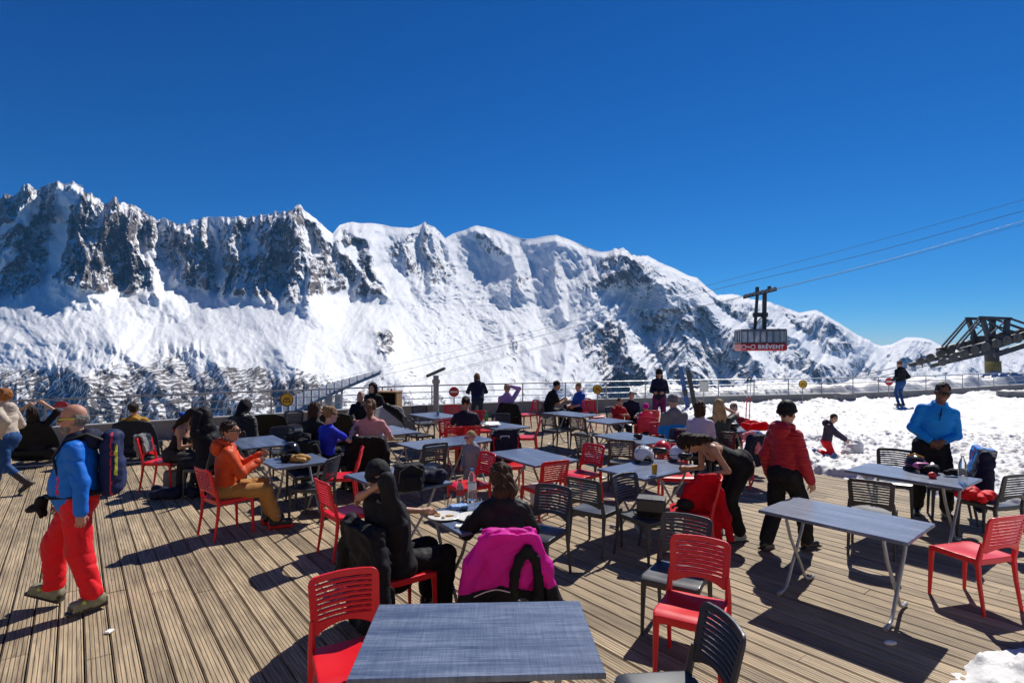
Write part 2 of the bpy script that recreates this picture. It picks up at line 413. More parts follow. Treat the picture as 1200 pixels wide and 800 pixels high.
ROCK = [([(-900, 260), (-60, 215), (30, 205), (62, 200), (110, 215), (168, 236), (196, 262), (176, 300), (184, 345), (150, 342), (118, 338), (60, 338), (-60, 340), (-900, 350)], .95, 10),
        ([(196, 262), (232, 254), (292, 252), (330, 240), (352, 226), (368, 250), (390, 280), (412, 290), (438, 312), (456, 352), (430, 350), (400, 332), (362, 350), (320, 356), (280, 352), (236, 342), (205, 318), (186, 300)], .72, 9),
        ([(396, 258), (412, 268), (440, 300), (452, 340), (430, 320), (400, 285)], .8, 6),
        ([(468, 275), (498, 255), (518, 268), (536, 305), (520, 335), (490, 332), (468, 312), (450, 290)], .62, 7),
        ([(548, 270), (600, 282), (612, 300), (596, 306), (560, 290)], .42, 6), ([(600, 312), (622, 320), (618, 338), (602, 332)], .6, 5), ([(640, 305), (672, 318), (664, 345), (640, 335)], .35, 6),
        ([(700, 296), (730, 284), (762, 300), (800, 322), (770, 330), (740, 330), (700, 345), (680, 342), (690, 315)], .68, 7),
        ([(745, 300), (832, 334), (900, 350), (1000, 384), (1030, 410), (980, 420), (900, 392), (830, 356), (770, 336)], .5, 8),
        ([(596, 392), (640, 420), (664, 455), (668, 510), (560, 510), (580, 440)], .72, 8), ([(705, 368), (735, 405), (760, 440), (790, 470), (800, 510), (668, 510), (670, 430), (688, 392)], .74, 8),
        ([(760, 350), (860, 380), (900, 440), (900, 510), (800, 510), (760, 430), (740, 380)], .5, 12),
        ([(900, 400), (1000, 425), (1060, 440), (1060, 510), (900, 510)], .58, 12), ([(1040, 404), (1110, 408), (1200, 425), (1400, 420), (1400, 510), (1060, 510)], .5, 10),
        ([(-900, 418), (0, 428), (90, 410), (130, 402), (175, 420), (230, 405), (300, 432), (350, 448), (350, 510), (-900, 510)], .6, 14),
        ([(436, 384), (452, 388), (470, 420), (500, 425), (520, 470), (540, 510), (380, 510), (420, 470), (452, 430)], 1.05, 8), ([(330, 430), (370, 440), (420, 470), (420, 510), (330, 510)], .9, 8)]
for pts, a, soft in ROCK: rockz = np.maximum(rockz, a * poly_mask(pts, soft))
SNOWL = [([(86, 222), (70, 250), (62, 285), (58, 320), (50, 345)], 9), ([(40, 235), (24, 258), (0, 268)], 8), ([(20, 300), (-10, 320)], 7), ([(186, 305), (200, 325), (214, 345)], 9), ([(250, 262), (246, 300), (258, 330)], 5),
         ([(300, 262), (292, 300)], 4), ([(405, 285), (420, 310), (412, 330)], 5), ([(760, 342), (800, 350), (840, 372), (905, 400), (1000, 420)], 6), ([(770, 312), (830, 346), (850, 352)], 5),
         ([(900, 372), (940, 398), (985, 420)], 8), ([(664, 375), (680, 400), (690, 440), (700, 480)], 6), ([(735, 350), (760, 390), (790, 430), (812, 470)], 5), ([(560, 430), (590, 460), (600, 490)], 6)]
for pts, w in SNOWL: rockz *= sstep(w * .55, w * 1.25, line_dist(pts))
# spurs standing out from the faces: (line from the crest down, half-width, how far they stand out in m)
SPUR = [([(34, 214), (20, 260), (12, 300)], 22, 420), ([(69, 210), (62, 240)], 14, 200), ([(100, 222), (112, 260), (104, 300), (96, 332)], 34, 650), ([(133, 235), (150, 275), (170, 310), (183, 345)], 30, 560), ([(165, 246), (180, 280)], 18, 300),
        ([(225, 258), (222, 300), (214, 322)], 20, 320), ([(270, 256), (272, 300), (280, 345)], 20, 330), ([(317, 250), (312, 300), (300, 345)], 18, 300), ([(349, 238), (352, 280), (372, 320), (365, 350)], 30, 620), ([(372, 262), (405, 300), (430, 330), (455, 352)], 24, 520),
        ([(412, 262), (436, 300), (452, 340)], 18, 420), ([(498, 261), (512, 300), (505, 332)], 22, 420), ([(470, 270), (478, 310)], 18, 260), ([(560, 266), (600, 310), (610, 340)], 26, 520), ([(652, 276), (660, 310), (655, 345), (668, 372)], 36, 700),
        ([(730, 291), (712, 325), (690, 352), (672, 400), (660, 440)], 34, 900), ([(730, 291), (760, 325), (800, 350), (850, 385), (900, 430), (940, 480)], 40, 900), ([(832, 340), (870, 362), (930, 400), (985, 440)], 30, 700), ([(956, 363), (985, 390), (1020, 425), (1050, 470)], 30, 900),
        ([(705, 372), (688, 410), (680, 460), (676, 505)], 34, 620), ([(705, 372), (735, 412), (770, 460), (800, 505)], 30, 520), ([(603, 392), (588, 430), (570, 480), (560, 505)], 32, 560), ([(603, 392), (632, 430), (655, 470), (668, 505)], 26, 420),
        ([(790, 360), (800, 400), (830, 450), (850, 505)], 26, 430), ([(850, 385), (862, 430), (880, 505)], 26, 430), ([(1062, 395), (1055, 420), (1040, 460)], 34, 900), ([(1079, 396), (1110, 430), (1150, 470)], 34, 700), ([(915, 420), (930, 460), (940, 505)], 24, 400), ([(985, 430), (1000, 470), (1010, 505)], 24, 400),
        ([(130, 402), (110, 440), (100, 505)], 40, 300), ([(130, 402), (180, 440), (200, 505)], 36, 260), ([(230, 405), (262, 440), (300, 505)], 34, 260), ([(436, 384), (462, 430), (500, 505)], 30, 330), ([(330, 432), (380, 470), (400, 505)], 30, 240)]
spur = np.zeros(PX.shape, np.float32)
for pts, w, a in SPUR:
    d = line_dist(pts); spur = np.maximum(spur, a * np.clip(1 - d / (w * 1.35), 0, 1) ** 1.15)
PX, PY = _PX, _PY
Y0 = np.interp(px, [-900, 380, 470, 620, 720, 900, 1030, 1200, 2100], [3000, 3000, 3300, 4400, 6000, 6900, 8700, 8200, 7800]).astype(np.float32)[None, :]
t2 = (YF - PY) / (YF - sk_y[None, :])
kw = np.exp(-np.linspace(-2, 2, 161) ** 2); kw /= kw.sum(); sks = np.convolve(np.pad(sk_y, 80, mode='edge'), kw, 'valid')
tp = np.clip((YF - PY) / (YF - sks[None, :]), 0, 1.2)                 # the broad slope follows the smoothed crest, so single peaks leave no streaks below
pA = np.interp(tp, [0, .2, .38, .5, .66, .74, .86, 1, 1.2], [0, .12, .28, .48, .76, .83, .90, 1, 1.16]); pB = np.interp(tp, [0, .2, .4, .6, .8, 1, 1.2], [0, .13, .36, .62, .83, 1, 1.18]); pC = np.interp(tp, [0, .3, .6, 1, 1.2], [0, .24, .55, 1, 1.2])
w1 = sstep(330, 600, PX); w2 = sstep(640, 800, PX)
prof = (pA * (1 - w1) + pB * w1) * (1 - w2) + pC * w2               # wooded foot, gentle snow apron, steep walls
kk = np.exp(-np.linspace(-2, 2, 25) ** 2); kk /= kk.sum()
prof = sum(kk[i] * np.pad(prof, ((12, 12), (0, 0)), mode='edge')[i:i + NT] for i in range(25)).astype(np.float32)
prof[0] = 0
Yd = Y0 + (rd[None, :] - Y0) * prof
crest = 1 - sstep(.965, 1., t2)
Yd = Yd - spur * (1 + .55 * sstep(640, 760, PX)) * (.35 + .65 * crest) * sstep(0, .12, t2)
U = (PX - 600) / 655 * 8000; V = (HY - PY) / 655 * 8000              # metres across / up on the face
U = U.astype(np.float32); V = V.astype(np.float32)
wu = fbm(U / 900, V / 900, 4, 3) * 330; wv = fbm(U / 900, V / 900, 4, 9) * 330
right = sstep(640, 760, PX)
rk = np.clip(rockz * 1.15, 0, 1); lowr = sstep(395, 425, PY)
def sharp(x, y, o=4, seed=0, gain=.5, lac=2.1, iso=1.0):              # knife-edged ridges, V-shaped gullies; iso > 1 makes finer octaves rounder
    t = 0; a = 1; n_ = 0
    for i in range(o):
        t = t + a * (1 - np.abs(pn(x, y, seed + i)) * 1.9); n_ += a; x = x * lac + 3.1; y = y * lac * iso + 1.7; a *= gain
    return t / n_
ribs = sharp((U + .35 * wu) / 330, (V + .3 * wv) / 1500, 5, 21, .52, 2.1, 1.25)            # pillars and couloirs of the rock walls
dA = .82 * U + .57 * V; dB = .82 * U - .57 * V; fam = sstep(-.14, .14, fbm(U / 800, V / 900, 3, 65) * 1.2 + .06)
g1 = sharp((dA + wu * .22) / 330, (dB + wv * .3) / 1500, 5, 61, .55, 2.1, 1.2); g2 = sharp((dB + wu * .22) / 330, (dA + wv * .3) / 1500, 5, 71, .55, 2.1, 1.2)
herring = g1 * fam + g2 * (1 - fam)                                    # slanting ribs of the right-hand massif
swell = fbm(U / 520 + V / 800, V / 420, 4, 75)
fine = sharp((U + wu * .2) / 120, (V + wv * .2) / 260, 4, 83, .55)
upper = (1 - lowr) * (1 - right); mid = (1 - rk) * (1 - right)
hold = .25 + .75 * crest
Yd = Yd - hold * (rk * (560 * upper + 120 * lowr * (1 - right)) * (ribs - .45) + right * (240 + 430 * np.clip(rk + .3, 0, 1)) * (herring - .45) + 130 * mid * sstep(.3, .5, t2) * w1 * (herring - .45) + 45 * mid * (herring - .45) + (12 + 120 * rk * upper + 95 * right) * (fine - .45)) - 50 * swell * crest
gl = poly_mask([(520, 310), (600, 330), (640, 380), (600, 400), (560, 440), (500, 430), (470, 380), (500, 330)], 14)
Yd = Yd - gl * (22 * fbm(U / 90 + wu / 150, V / 70 + wv / 60, 4, 91) + 55 * (sharp(U / 150, V / 110, 3, 93) - .4))
n1 = ribs; n2 = fine
X_ = (PX - 600) / 655 * Yd
jag = (rk * fbm(U / 85, U * 0 + 1.3, 4, 101) * 34 + rk * np.clip(fbm(U / 190, U * 0 + 7.3, 3, 108), 0, 1) * 60 + fbm(U / 240, U * 0 + 4.3, 3, 105) * 10) * sstep(.75, 1, t2) * sstep(1600, 1300, PX)
Z_ = HC + (HY - PY) / 655 * Yd + jag
# near rows (slope below the terrace, valley) and far side of the crest
def row(Y, z): return np.stack([(px - 600) / 655 * Y, np.full_like(px, Y), np.full_like(px, z)], 1)
near = [row(31, -14), row(60, -38), row(140, -95), row(420, -230), row(1100, -520), row(2200, -800), row(2700, -690)]
far = []
for k, (dY, dz) in enumerate(((250, -60), (900, -500), (2500, -1500))):
    YY = Yd[-1] + dY; far.append(np.stack([(px - 600) / 655 * YY, YY, Z_[-1] + dz], 1))
rows = near + [np.stack([X_[i], Yd[i], Z_[i]], 1) for i in range(NT)] + far
nr, nc = len(rows), len(px)
ii = np.arange(nr * nc).reshape(nr, nc)
Q = np.stack([ii[:-1, :-1], ii[:-1, 1:], ii[1:, 1:], ii[1:, :-1]], -1).reshape(-1, 4)
tm = mesh_np('mountains', np.concatenate(rows), Q, None, True)
at = tm.attributes.new('rock', 'FLOAT', 'POINT')
rockv = rk * (.52 + 1.25 * np.clip(ribs - .18, 0, .75)) * (1 - .45 * lowr * (1 - right)) * (1 - right) + right * rk * (.68 + .85 * np.clip(herring - .3, 0, 1))
rockv = np.clip(rockv, 0, 1)
full = np.zeros((nr, nc), np.float32); full[len(near):len(near) + NT] = rockv; full[-3:] = rockv[-1]
at.data.foreach_set('value', full.ravel())
a2 = tm.attributes.new('wood', 'FLOAT', 'POINT')                     # open larch and spruce woods on the lower slopes
wd = sstep(405, 440, PY + wy) * sstep(430, 330, PX) * .85 + sstep(430, 470, PY + wy) * .75 * sstep(300, 420, PX) * sstep(600, 540, PX)
full2 = np.zeros((nr, nc), np.float32); full2[len(near):len(near) + NT] = np.clip(wd, 0, 1) * np.clip(rockz * 1.6 + .15, 0, 1)
a2.data.foreach_set('value', full2.ravel())

m, nt, b = nodes('mountain_surface'); L = nt.links
geo = N(nt, 'ShaderNodeNewGeometry'); ra = N(nt, 'ShaderNodeAttribute', attribute_name='rock'); wa = N(nt, 'ShaderNodeAttribute', attribute_name='wood')
sep = N(nt, 'ShaderNodeSeparateXYZ'); L.new(geo.outputs['Normal'], sep.inputs[0])
def math_(op, a, b_=None, c=None):
    n = N(nt, 'ShaderNodeMath', operation=op)
    for i, v in enumerate((a, b_, c)):
        if v is None: continue
        if isinstance(v, (int, float)): n.inputs[i].default_value = v
        else: L.new(v, n.inputs[i])
    return n.outputs[0]
def noise_(scale, detail=6., rough=.6, vec=None, stretch=None):
    n = N(nt, 'ShaderNodeTexNoise', Scale=scale, Detail=detail, Roughness=rough)
    src = geo.outputs['Position'] if vec is None else vec
    if stretch:
        mp = N(nt, 'ShaderNodeMapping'); mp.inputs['Scale'].default_value = stretch; L.new(src, mp.inputs[0]); src = mp.outputs[0]
    L.new(src, n.inputs['Vector']); return n.outputs[0]
nA = noise_(.016, 10, .78, stretch=(1, .5, .55)); nB = noise_(.004, 6, .6); nC = noise_(.042, 5, .72, stretch=(1, .22, .45))
steep = math_('SUBTRACT', .80, sep.outputs[2])                        # >0 where steeper than about 37 degrees
f = math_('MULTIPLY_ADD', ra.outputs['Fac'], .66, math_('MULTIPLY', steep, .38))
f = math_('ADD', f, math_('MULTIPLY', math_('SUBTRACT', nA, .5), 2.9)); f = math_('ADD', f, math_('MULTIPLY', math_('SUBTRACT', nB, .5), .9))
mr = N(nt, 'ShaderNodeMapRange'); L.new(f, mr.inputs[0]); mr.inputs['From Min'].default_value = .56; mr.inputs['From Max'].default_value = .70
tf = math_('ADD', wa.outputs['Fac'], math_('MULTIPLY', math_('SUBTRACT', nC, .5), 2.6))
mr2 = N(nt, 'ShaderNodeMapRange'); L.new(tf, mr2.inputs[0]); mr2.inputs['From Min'].default_value = .70; mr2.inputs['From Max'].default_value = .88
rc = N(nt, 'ShaderNodeValToRGB'); L.new(nB, rc.inputs[0])
rc.color_ramp.elements[0].position = .32; rc.color_ramp.elements[0].color = (.085, .076, .077, 1); rc.color_ramp.elements[1].position = .7; rc.color_ramp.elements[1].color = (.22, .175, .148, 1)
mx = N(nt, 'ShaderNodeMix', data_type='RGBA'); L.new(mr.outputs[0], mx.inputs['Factor']); mx.inputs['A'].default_value = (.90, .905, .915, 1); L.new(rc.outputs[0], mx.inputs['B'])
mx2 = N(nt, 'ShaderNodeMix', data_type='RGBA'); L.new(mr2.outputs[0], mx2.inputs['Factor']); L.new(mx.outputs['Result'], mx2.inputs['A']); mx2.inputs['B'].default_value = (.13, .115, .112, 1)
L.new(mx2.outputs['Result'], b.inputs['Base Color']); b.inputs['Roughness'].default_value = .8; b.inputs['Specular IOR Level'].default_value = .15
bp = N(nt, 'ShaderNodeBump', Strength=.8, Distance=30.); L.new(math_('ADD', nA, math_('MULTIPLY', nC, .35)), bp.inputs['Height']); L.new(bp.outputs[0], b.inputs['Normal'])
tag(obj('mountains', tm, m), kind='structure')

# ================================================================== terrace
RAIL = [(-22, 6.5), (-16, 9.6), (-11, 12.5), (-7.6, 14.9), (-3.3, 17.8), (.4, 19.4), (3.8, 20.5), (8, 21.8), (14.3, 23.4), (19.5, 25.6), (25, 28.6), (34, 33.0)]
def rail_y(x):
    return float(np.interp(x, [p[0] for p in RAIL], [p[1] for p in RAIL]))
PDIR = Vector((-512, 655, 0)).normalized(); PPER = Vector((PDIR.y, -PDIR.x, 0))    # along / across the boards
PITCH = .160
POLY = [Vector((x, y, 0)) for x, y in RAIL] + [Vector((34, -7, 0)), Vector((-22, -7, 0))]
def clip_line(o, d):
    ts = []
    for i in range(len(POLY)):
        a, b_ = POLY[i], POLY[(i + 1) % len(POLY)]; e = b_ - a
        den = d.x * e.y - d.y * e.x
        if abs(den) < 1e-9: continue
        w = a - o; t = (w.x * e.y - w.y * e.x) / den; u = (w.x * d.y - w.y * d.x) / den
        if 0 <= u <= 1: ts.append(t)
    ts.sort(); return [(ts[i], ts[i + 1]) for i in range(0, len(ts) - 1, 2)]
mb = MB(); rr = random.Random(4)
off0 = G(171, 800).dot(PPER)
for k in range(-190, 260):
    o = PPER * (off0 + (k + .5) * PITCH)
    for t0, t1 in clip_line(o, PDIR):
        t = t0; first = True
        while t < t1:
            Lb = 4.2 if not first else rr.choice((1.4, 2.8, 4.2)); first = False
            e = min(t + Lb, t1)
            c = o + PDIR * ((t + e) / 2); dz = rr.uniform(-.0025, .0015)
            if (c.x > 7.5 and c.y > 9.5 and c.y - 9.5 > (15 - c.x)): t = e; continue      # under deep snow
            hw = (PITCH - .010) / 2; hl = (e - t) / 2 - .002
            pts = [c + PPER * sx * (hw - ins) + PDIR * sy * hl + Vector((0, 0, z)) for z, ins in ((-.028, 0), (-.005 + dz, 0), (dz, .005)) for sx, sy in ((-1, -1), (1, -1), (1, 1), (-1, 1))]
            Qs = [(8, 9, 10, 11)] + [(r_ * 4 + i, r_ * 4 + (i + 1) % 4, r_ * 4 + 4 + (i + 1) % 4, r_ * 4 + 4 + i) for r_ in (0, 1) for i in range(4)]
            mb.add([tuple(p) for p in pts], Qs); t = e
def deck_material():
    m, nt, b = nodes('deck_boards'); L = nt.links
    geo = N(nt, 'ShaderNodeNewGeometry'); mp = N(nt, 'ShaderNodeMapping', vector_type='POINT')
    ang = math.atan2(PDIR.y, PDIR.x); mp.inputs['Rotation'].default_value = (0, 0, -ang); L.new(geo.outputs['Position'], mp.inputs[0])
    rnd = geo.outputs['Random Per Island']
    ad = N(nt, 'ShaderNodeCombineXYZ'); mu = N(nt, 'ShaderNodeMath', operation='MULTIPLY'); L.new(rnd, mu.inputs[0]); mu.inputs[1].default_value = 37.; L.new(mu.outputs[0], ad.inputs[2])
    va = N(nt, 'ShaderNodeVectorMath', operation='ADD'); L.new(mp.outputs[0], va.inputs[0]); L.new(ad.outputs[0], va.inputs[1])
    s1 = N(nt, 'ShaderNodeMapping'); s1.inputs['Scale'].default_value = (1.3, 26, 1); L.new(va.outputs[0], s1.inputs[0])
    g1 = N(nt, 'ShaderNodeTexNoise', Scale=1.6, Detail=6., Roughness=.62, Distortion=.6); L.new(s1.outputs[0], g1.inputs['Vector'])
    g2 = N(nt, 'ShaderNodeTexNoise', Scale=.9, Detail=5., Roughness=.6); L.new(va.outputs[0], g2.inputs['Vector'])
    g3 = N(nt, 'ShaderNodeTexNoise', Scale=9., Detail=4., Roughness=.65); L.new(va.outputs[0], g3.inputs['Vector'])
    cr = N(nt, 'ShaderNodeValToRGB'); L.new(g1.outputs[0], cr.inputs[0])
    e = cr.color_ramp.elements; e[0].position = .28; e[0].color = (.165, .120, .076, 1); e[1].position = .72; e[1].color = (.55, .42, .262, 1)
    x = e.new(.5); x.color = (.385, .295, .190, 1)
    hs = N(nt, 'ShaderNodeHueSaturation'); L.new(cr.outputs[0], hs.inputs['Color'])
    v1 = N(nt, 'ShaderNodeMapRange'); v1.inputs['To Min'].default_value = .82; v1.inputs['To Max'].default_value = 1.18; L.new(rnd, v1.inputs[0])
    v2 = N(nt, 'ShaderNodeMapRange'); v2.inputs['From Min'].default_value = .34; v2.inputs['From Max'].default_value = .6; v2.inputs['To Min'].default_value = .66; v2.inputs['To Max'].default_value = 1.08; L.new(g2.outputs[0], v2.inputs[0])
    vm = N(nt, 'ShaderNodeMath', operation='MULTIPLY'); L.new(v1.outputs[0], vm.inputs[0]); L.new(v2.outputs[0], vm.inputs[1]); L.new(vm.outputs[0], hs.inputs['Value'])
    sm = N(nt, 'ShaderNodeMapRange'); sm.inputs['From Min'].default_value = .66; sm.inputs['From Max'].default_value = .74; sm.inputs['To Min'].default_value = 0; sm.inputs['To Max'].default_value = .55; L.new(g3.outputs[0], sm.inputs[0])
    mx = N(nt, 'ShaderNodeMix', data_type='RGBA'); L.new(sm.outputs[0], mx.inputs['Factor']); L.new(hs.outputs[0], mx.inputs['A']); mx.inputs['B'].default_value = (.13, .085, .055, 1)
    # milled grooves: six ridges per board
    sx = N(nt, 'ShaderNodeSeparateXYZ'); L.new(mp.outputs[0], sx.inputs[0])
    w = N(nt, 'ShaderNodeMath', operation='MULTIPLY'); L.new(sx.outputs[1], w.inputs[0]); w.inputs[1].default_value = 2 * math.pi / (PITCH / 6)
    ws = N(nt, 'ShaderNodeMath', operation='SINE'); L.new(w.outputs[0], ws.inputs[0])
    gr = N(nt, 'ShaderNodeMapRange'); gr.inputs['From Min'].default_value = -1; gr.inputs['From Max'].default_value = -.35; L.new(ws.outputs[0], gr.inputs[0])
    mg = N(nt, 'ShaderNodeMix', data_type='RGBA'); mg.blend_type = 'MULTIPLY'
    gi = N(nt, 'ShaderNodeMath', operation='MULTIPLY_ADD'); L.new(gr.outputs[0], gi.inputs[0]); gi.inputs[1].default_value = -.48; gi.inputs[2].default_value = .48
    L.new(gi.outputs[0], mg.inputs['Factor']); L.new(mx.outputs['Result'], mg.inputs['A']); mg.inputs['B'].default_value = (.35, .28, .22, 1)   # shading of the grooves painted into the colour
    L.new(mg.outputs['Result'], b.inputs['Base Color']); b.inputs['Roughness'].default_value = .72; b.inputs['Specular IOR Level'].default_value = .3
    hb = N(nt, 'ShaderNodeMath', operation='MULTIPLY_ADD'); L.new(g1.outputs[0], hb.inputs[0]); hb.inputs[1].default_value = .35; L.new(gr.outputs[0], hb.inputs[2])
    bp = N(nt, 'ShaderNodeBump', Strength=1., Distance=.005); L.new(hb.outputs[0], bp.inputs['Height']); L.new(bp.outputs[0], b.inputs['Normal'])
    return m
tag(mb.build('terrace_deck', deck_material()), kind='structure')
mb = MB(); mb.add([(p.x, p.y, -.045) for p in POLY], [list(range(len(POLY)))][:0])
bmx = bmesh.new(); bmx.faces.new([bmx.verts.new((p.x, p.y, -.045)) for p in reversed(POLY)]); bmx.normal_update()
me = bpy.data.meshes.new('deck_base'); bmx.to_mesh(me); bmx.free()
tag(obj('deck_base', me, mat('gap_shade_dark', (.035, .028, .022), .9)), kind='structure')  # dark flat sheet stands in for the shade seen between boards

# ================================================================== snow on the right of the terrace
NX, NY = 560, 620
xs = np.concatenate([np.linspace(2.2, 13, 400), np.linspace(13, 34, 161)[1:]]); ys = np.concatenate([np.linspace(2.2, 14, 400), np.linspace(14, 35, 261)[1:]])
XX, YY = np.meshgrid(xs, ys); XX = XX.astype(np.float32); YY = YY.astype(np.float32)
edge = np.interp(YY, [2., 3.2, 3.55, 3.95, 4.6, 5.6, 6.6, 7.4, 8.2, 9.2, 10.2, 11.4, 13, 16, 19, 22], [2.3, 2.6, 2.78, 3.35, 5.2, 6.8, 7.6, 7.2, 6.75, 6.05, 5.25, 5.15, 5.3, 5.5, 5.3, 4.9])
dist = XX - edge + fbm(XX / .9, YY / .9, 4, 140) * .35 + fbm(XX / .2, YY / .2, 3, 145) * .09
ry = np.interp(XX, [p[0] for p in RAIL], [p[1] for p in RAIL]); inn = ry - YY
lump = fbm(XX / .40, YY / .34, 3, 150) * .026 + ridged(XX / .6, YY / .5, 3, 160) * .024 + fbm(XX / 2.4, YY / 2.4, 3, 170) * .03 + np.clip(fbm(XX / .16, YY / .13, 2, 180) - .2, 0, 1) * .10
base = (.05 + .05 * sstep(5, 8, YY)) * sstep(0, .4, dist) + .03 * sstep(.5, 5, dist)
bank = sstep(3.2, .9, inn) * (.05 + .16 * np.clip(fbm(XX / 1.6, YY / 1.6, 3, 190) + .3, 0, 1)) * sstep(0, 2.5, dist)
bank = bank * sstep(.15, .55, inn)
outer = sstep(-.4, -1.2, inn) * (.50 + .15 * sstep(14, 26, XX)) * (1 + .45 * fbm(XX / 2.2, YY / 2.2, 4, 200))
outer = outer * sstep(-5.5, -2.5, inn) - sstep(-2.5, -6, inn) * 3.0
dirt = fbm(XX / 3., YY / .8, 3, 210)
ZZ = np.where(dist > 0, .004 + (base + bank + lump * sstep(0, .35, dist)), -.02) + outer * (dist > 0)
ZZ = np.where(inn < -.3, outer + .1 + lump, ZZ)
ok = (dist > -.12) & (inn > -9)
ii = np.arange(XX.size).reshape(XX.shape)
okq = ok[:-1, :-1] & ok[1:, :-1] & ok[:-1, 1:] & ok[1:, 1:]
Q = np.stack([ii[:-1, :-1], ii[:-1, 1:], ii[1:, 1:], ii[1:, :-1]], -1)[okq]
used = np.unique(Q); remap = np.full(XX.size, -1); remap[used] = np.arange(len(used))
Vs = np.stack([XX.ravel(), YY.ravel(), ZZ.ravel()], 1)[used]
sm_ = mesh_np('snow', Vs, remap[Q], None, True)
def snow_z(x, y):
    i = np.argmin(np.abs(xs - x)); j = np.argmin(np.abs(ys - y)); return float(max(ZZ[j, i], 0))
m, nt, b = nodes('trodden_snow'); L = nt.links
geo = N(nt, 'ShaderNodeNewGeometry')
na = noise_(1.3, 6, .6); nb = noise_(16., 5, .7); nc_ = noise_(.5, 5, .6, stretch=(1, 2.6, 1))
cr = N(nt, 'ShaderNodeValToRGB'); L.new(na, cr.inputs[0]); cr.color_ramp.elements[0].position = .3; cr.color_ramp.elements[0].color = (.60, .585, .565, 1); cr.color_ramp.elements[1].position = .55; cr.color_ramp.elements[1].color = (.74, .74, .74, 1)
dm = N(nt, 'ShaderNodeMapRange'); L.new(nc_, dm.inputs[0]); dm.inputs['From Min'].default_value = .56; dm.inputs['From Max'].default_value = .72; dm.inputs['To Max'].default_value = .5
mx = N(nt, 'ShaderNodeMix', data_type='RGBA'); L.new(dm.outputs[0], mx.inputs['Factor']); L.new(cr.outputs[0], mx.inputs['A']); mx.inputs['B'].default_value = (.45, .39, .33, 1)
n5 = noise_(5.5, 3, .6, stretch=(1, 1.8, 1)); sp2 = N(nt, 'ShaderNodeMapRange'); L.new(n5, sp2.inputs[0]); sp2.inputs['From Min'].default_value = .60; sp2.inputs['From Max'].default_value = .70; sp2.inputs['To Max'].default_value = .55
mx3 = N(nt, 'ShaderNodeMix', data_type='RGBA'); L.new(sp2.outputs[0], mx3.inputs['Factor']); L.new(mx.outputs['Result'], mx3.inputs['A']); mx3.inputs['B'].default_value = (.40, .37, .35, 1); mx = mx3
L.new(mx.outputs['Result'], b.inputs['Base Color']); b.inputs['Roughness'].default_value = .6; b.inputs['Specular IOR Level'].default_value = .3
bp = N(nt, 'ShaderNodeBump', Strength=.6, Distance=.02); L.new(math_('ADD', nb, na), bp.inputs['Height']); L.new(bp.outputs[0], b.inputs['Normal'])
tag(obj('snow', sm_, m), kind='structure')

# ================================================================== parapet and railing along the terrace edge
steel = mat('galvanised_steel', (.34, .35, .37), .45, .7, .1, 40)
conc = mat('grey_concrete', (.24, .235, .23), .8, 0, .35, 30, .18, 2.5)
def along(step):
    out = []; P = [Vector((x, y, 0)) for x, y in RAIL]; carry = 0
    for a, c in zip(P[:-1], P[1:]):
        d = c - a; Ls = d.length; t = carry
        while t < Ls: out.append((a + d * t / Ls, math.atan2(d.y, d.x))); t += step
        carry = t - Ls
    return out
wall_t = thing('parapet_wall', 'low grey concrete parapet wall along the edge of the sun terrace', 'wall', (RAIL[0][0], RAIL[0][1], 0))
o0 = Vector((RAIL[0][0], RAIL[0][1], 0))
mw, mc = MB(), MB()
P = [Vector((x, y, 0)) for x, y in RAIL]
def offs(P, d):
    out = []
    for i in range(len(P)):
        t = (P[min(i + 1, len(P) - 1)] - P[max(i - 1, 0)]).normalized(); out.append(P[i] + Vector((-t.y, t.x, 0)) * d)
    return out
def strip(mb, d0, d1, z0, z1):
    A, B = offs(P, d0), offs(P, d1); V = []; Qs = []
    for a, c in zip(A, B):
        for p, z in ((a, z0), (a, z1), (c, z1), (c, z0)): q = p - o0; V.append((q.x, q.y, z))
    for i in range(len(A) - 1):
        for k in range(4): Qs.append((i * 4 + k, i * 4 + (k + 1) % 4, i * 4 + 4 + (k + 1) % 4, i * 4 + 4 + k))
    Qs += [(3, 2, 1, 0), tuple(len(V) - 4 + k for k in range(4))]
    mb.add(V, Qs)
strip(mw, 0., .22, -.6, .44); mw.build('wall', conc, wall_t)
strip(mc, -.03, .25, .443, .475); mc.build('coping', mat('pale_coping', (.30, .30, .30), .7, 0, .2, 30), wall_t)
rail_t = thing('railing', 'galvanised steel railing with three horizontal tubes on the terrace parapet', 'railing', (RAIL[0][0], RAIL[0][1], 0))
def tube_path(d, z): return [(p - o0) + Vector((0, 0, z)) for p in offs(P, d)]
mb = MB(); mb.tube(tube_path(.11, 1.10), .022, 8); mb.build('handrail', steel, rail_t, True)
for z in (.89, .68):
    mb = MB(); mb.tube(tube_path(.11, z), .014, 8); mb.build('mid_rail', steel, rail_t, True)
pm = MB(); pm.box((0, 0, .31), (.02, .008, .31)); pm.box((0, 0, .006), (.06, .06, .006)); pm = pm.mesh('post')
for p, a in along(1.62):
    q = p - o0; n_ = Vector((-math.sin(a), math.cos(a), 0)); q = q + n_ * .11
    obj('post', pm if not pm.users else pm, [] if pm.materials else steel, rail_t, (q.x, q.y, .475), a)

hz = bpy.data.materials.new('mountain_air'); hz.use_nodes = True; hn = hz.node_tree
for n_ in list(hn.nodes):
    if n_.type == 'BSDF_PRINCIPLED': hn.nodes.remove(n_)
pv = hn.nodes.new('ShaderNodeVolumePrincipled'); pv.inputs['Color'].default_value = (.16, .50, 1., 1); pv.inputs['Density'].default_value = HAZE; pv.inputs['Anisotropy'].default_value = .0
hn.links.new(pv.outputs[0], hn.nodes['Material Output'].inputs['Volume'])
mb = MB(); mb.box((0, 9000, 400), (32000, 9900, 3000))
tag(mb.build('haze', hz), kind='stuff')
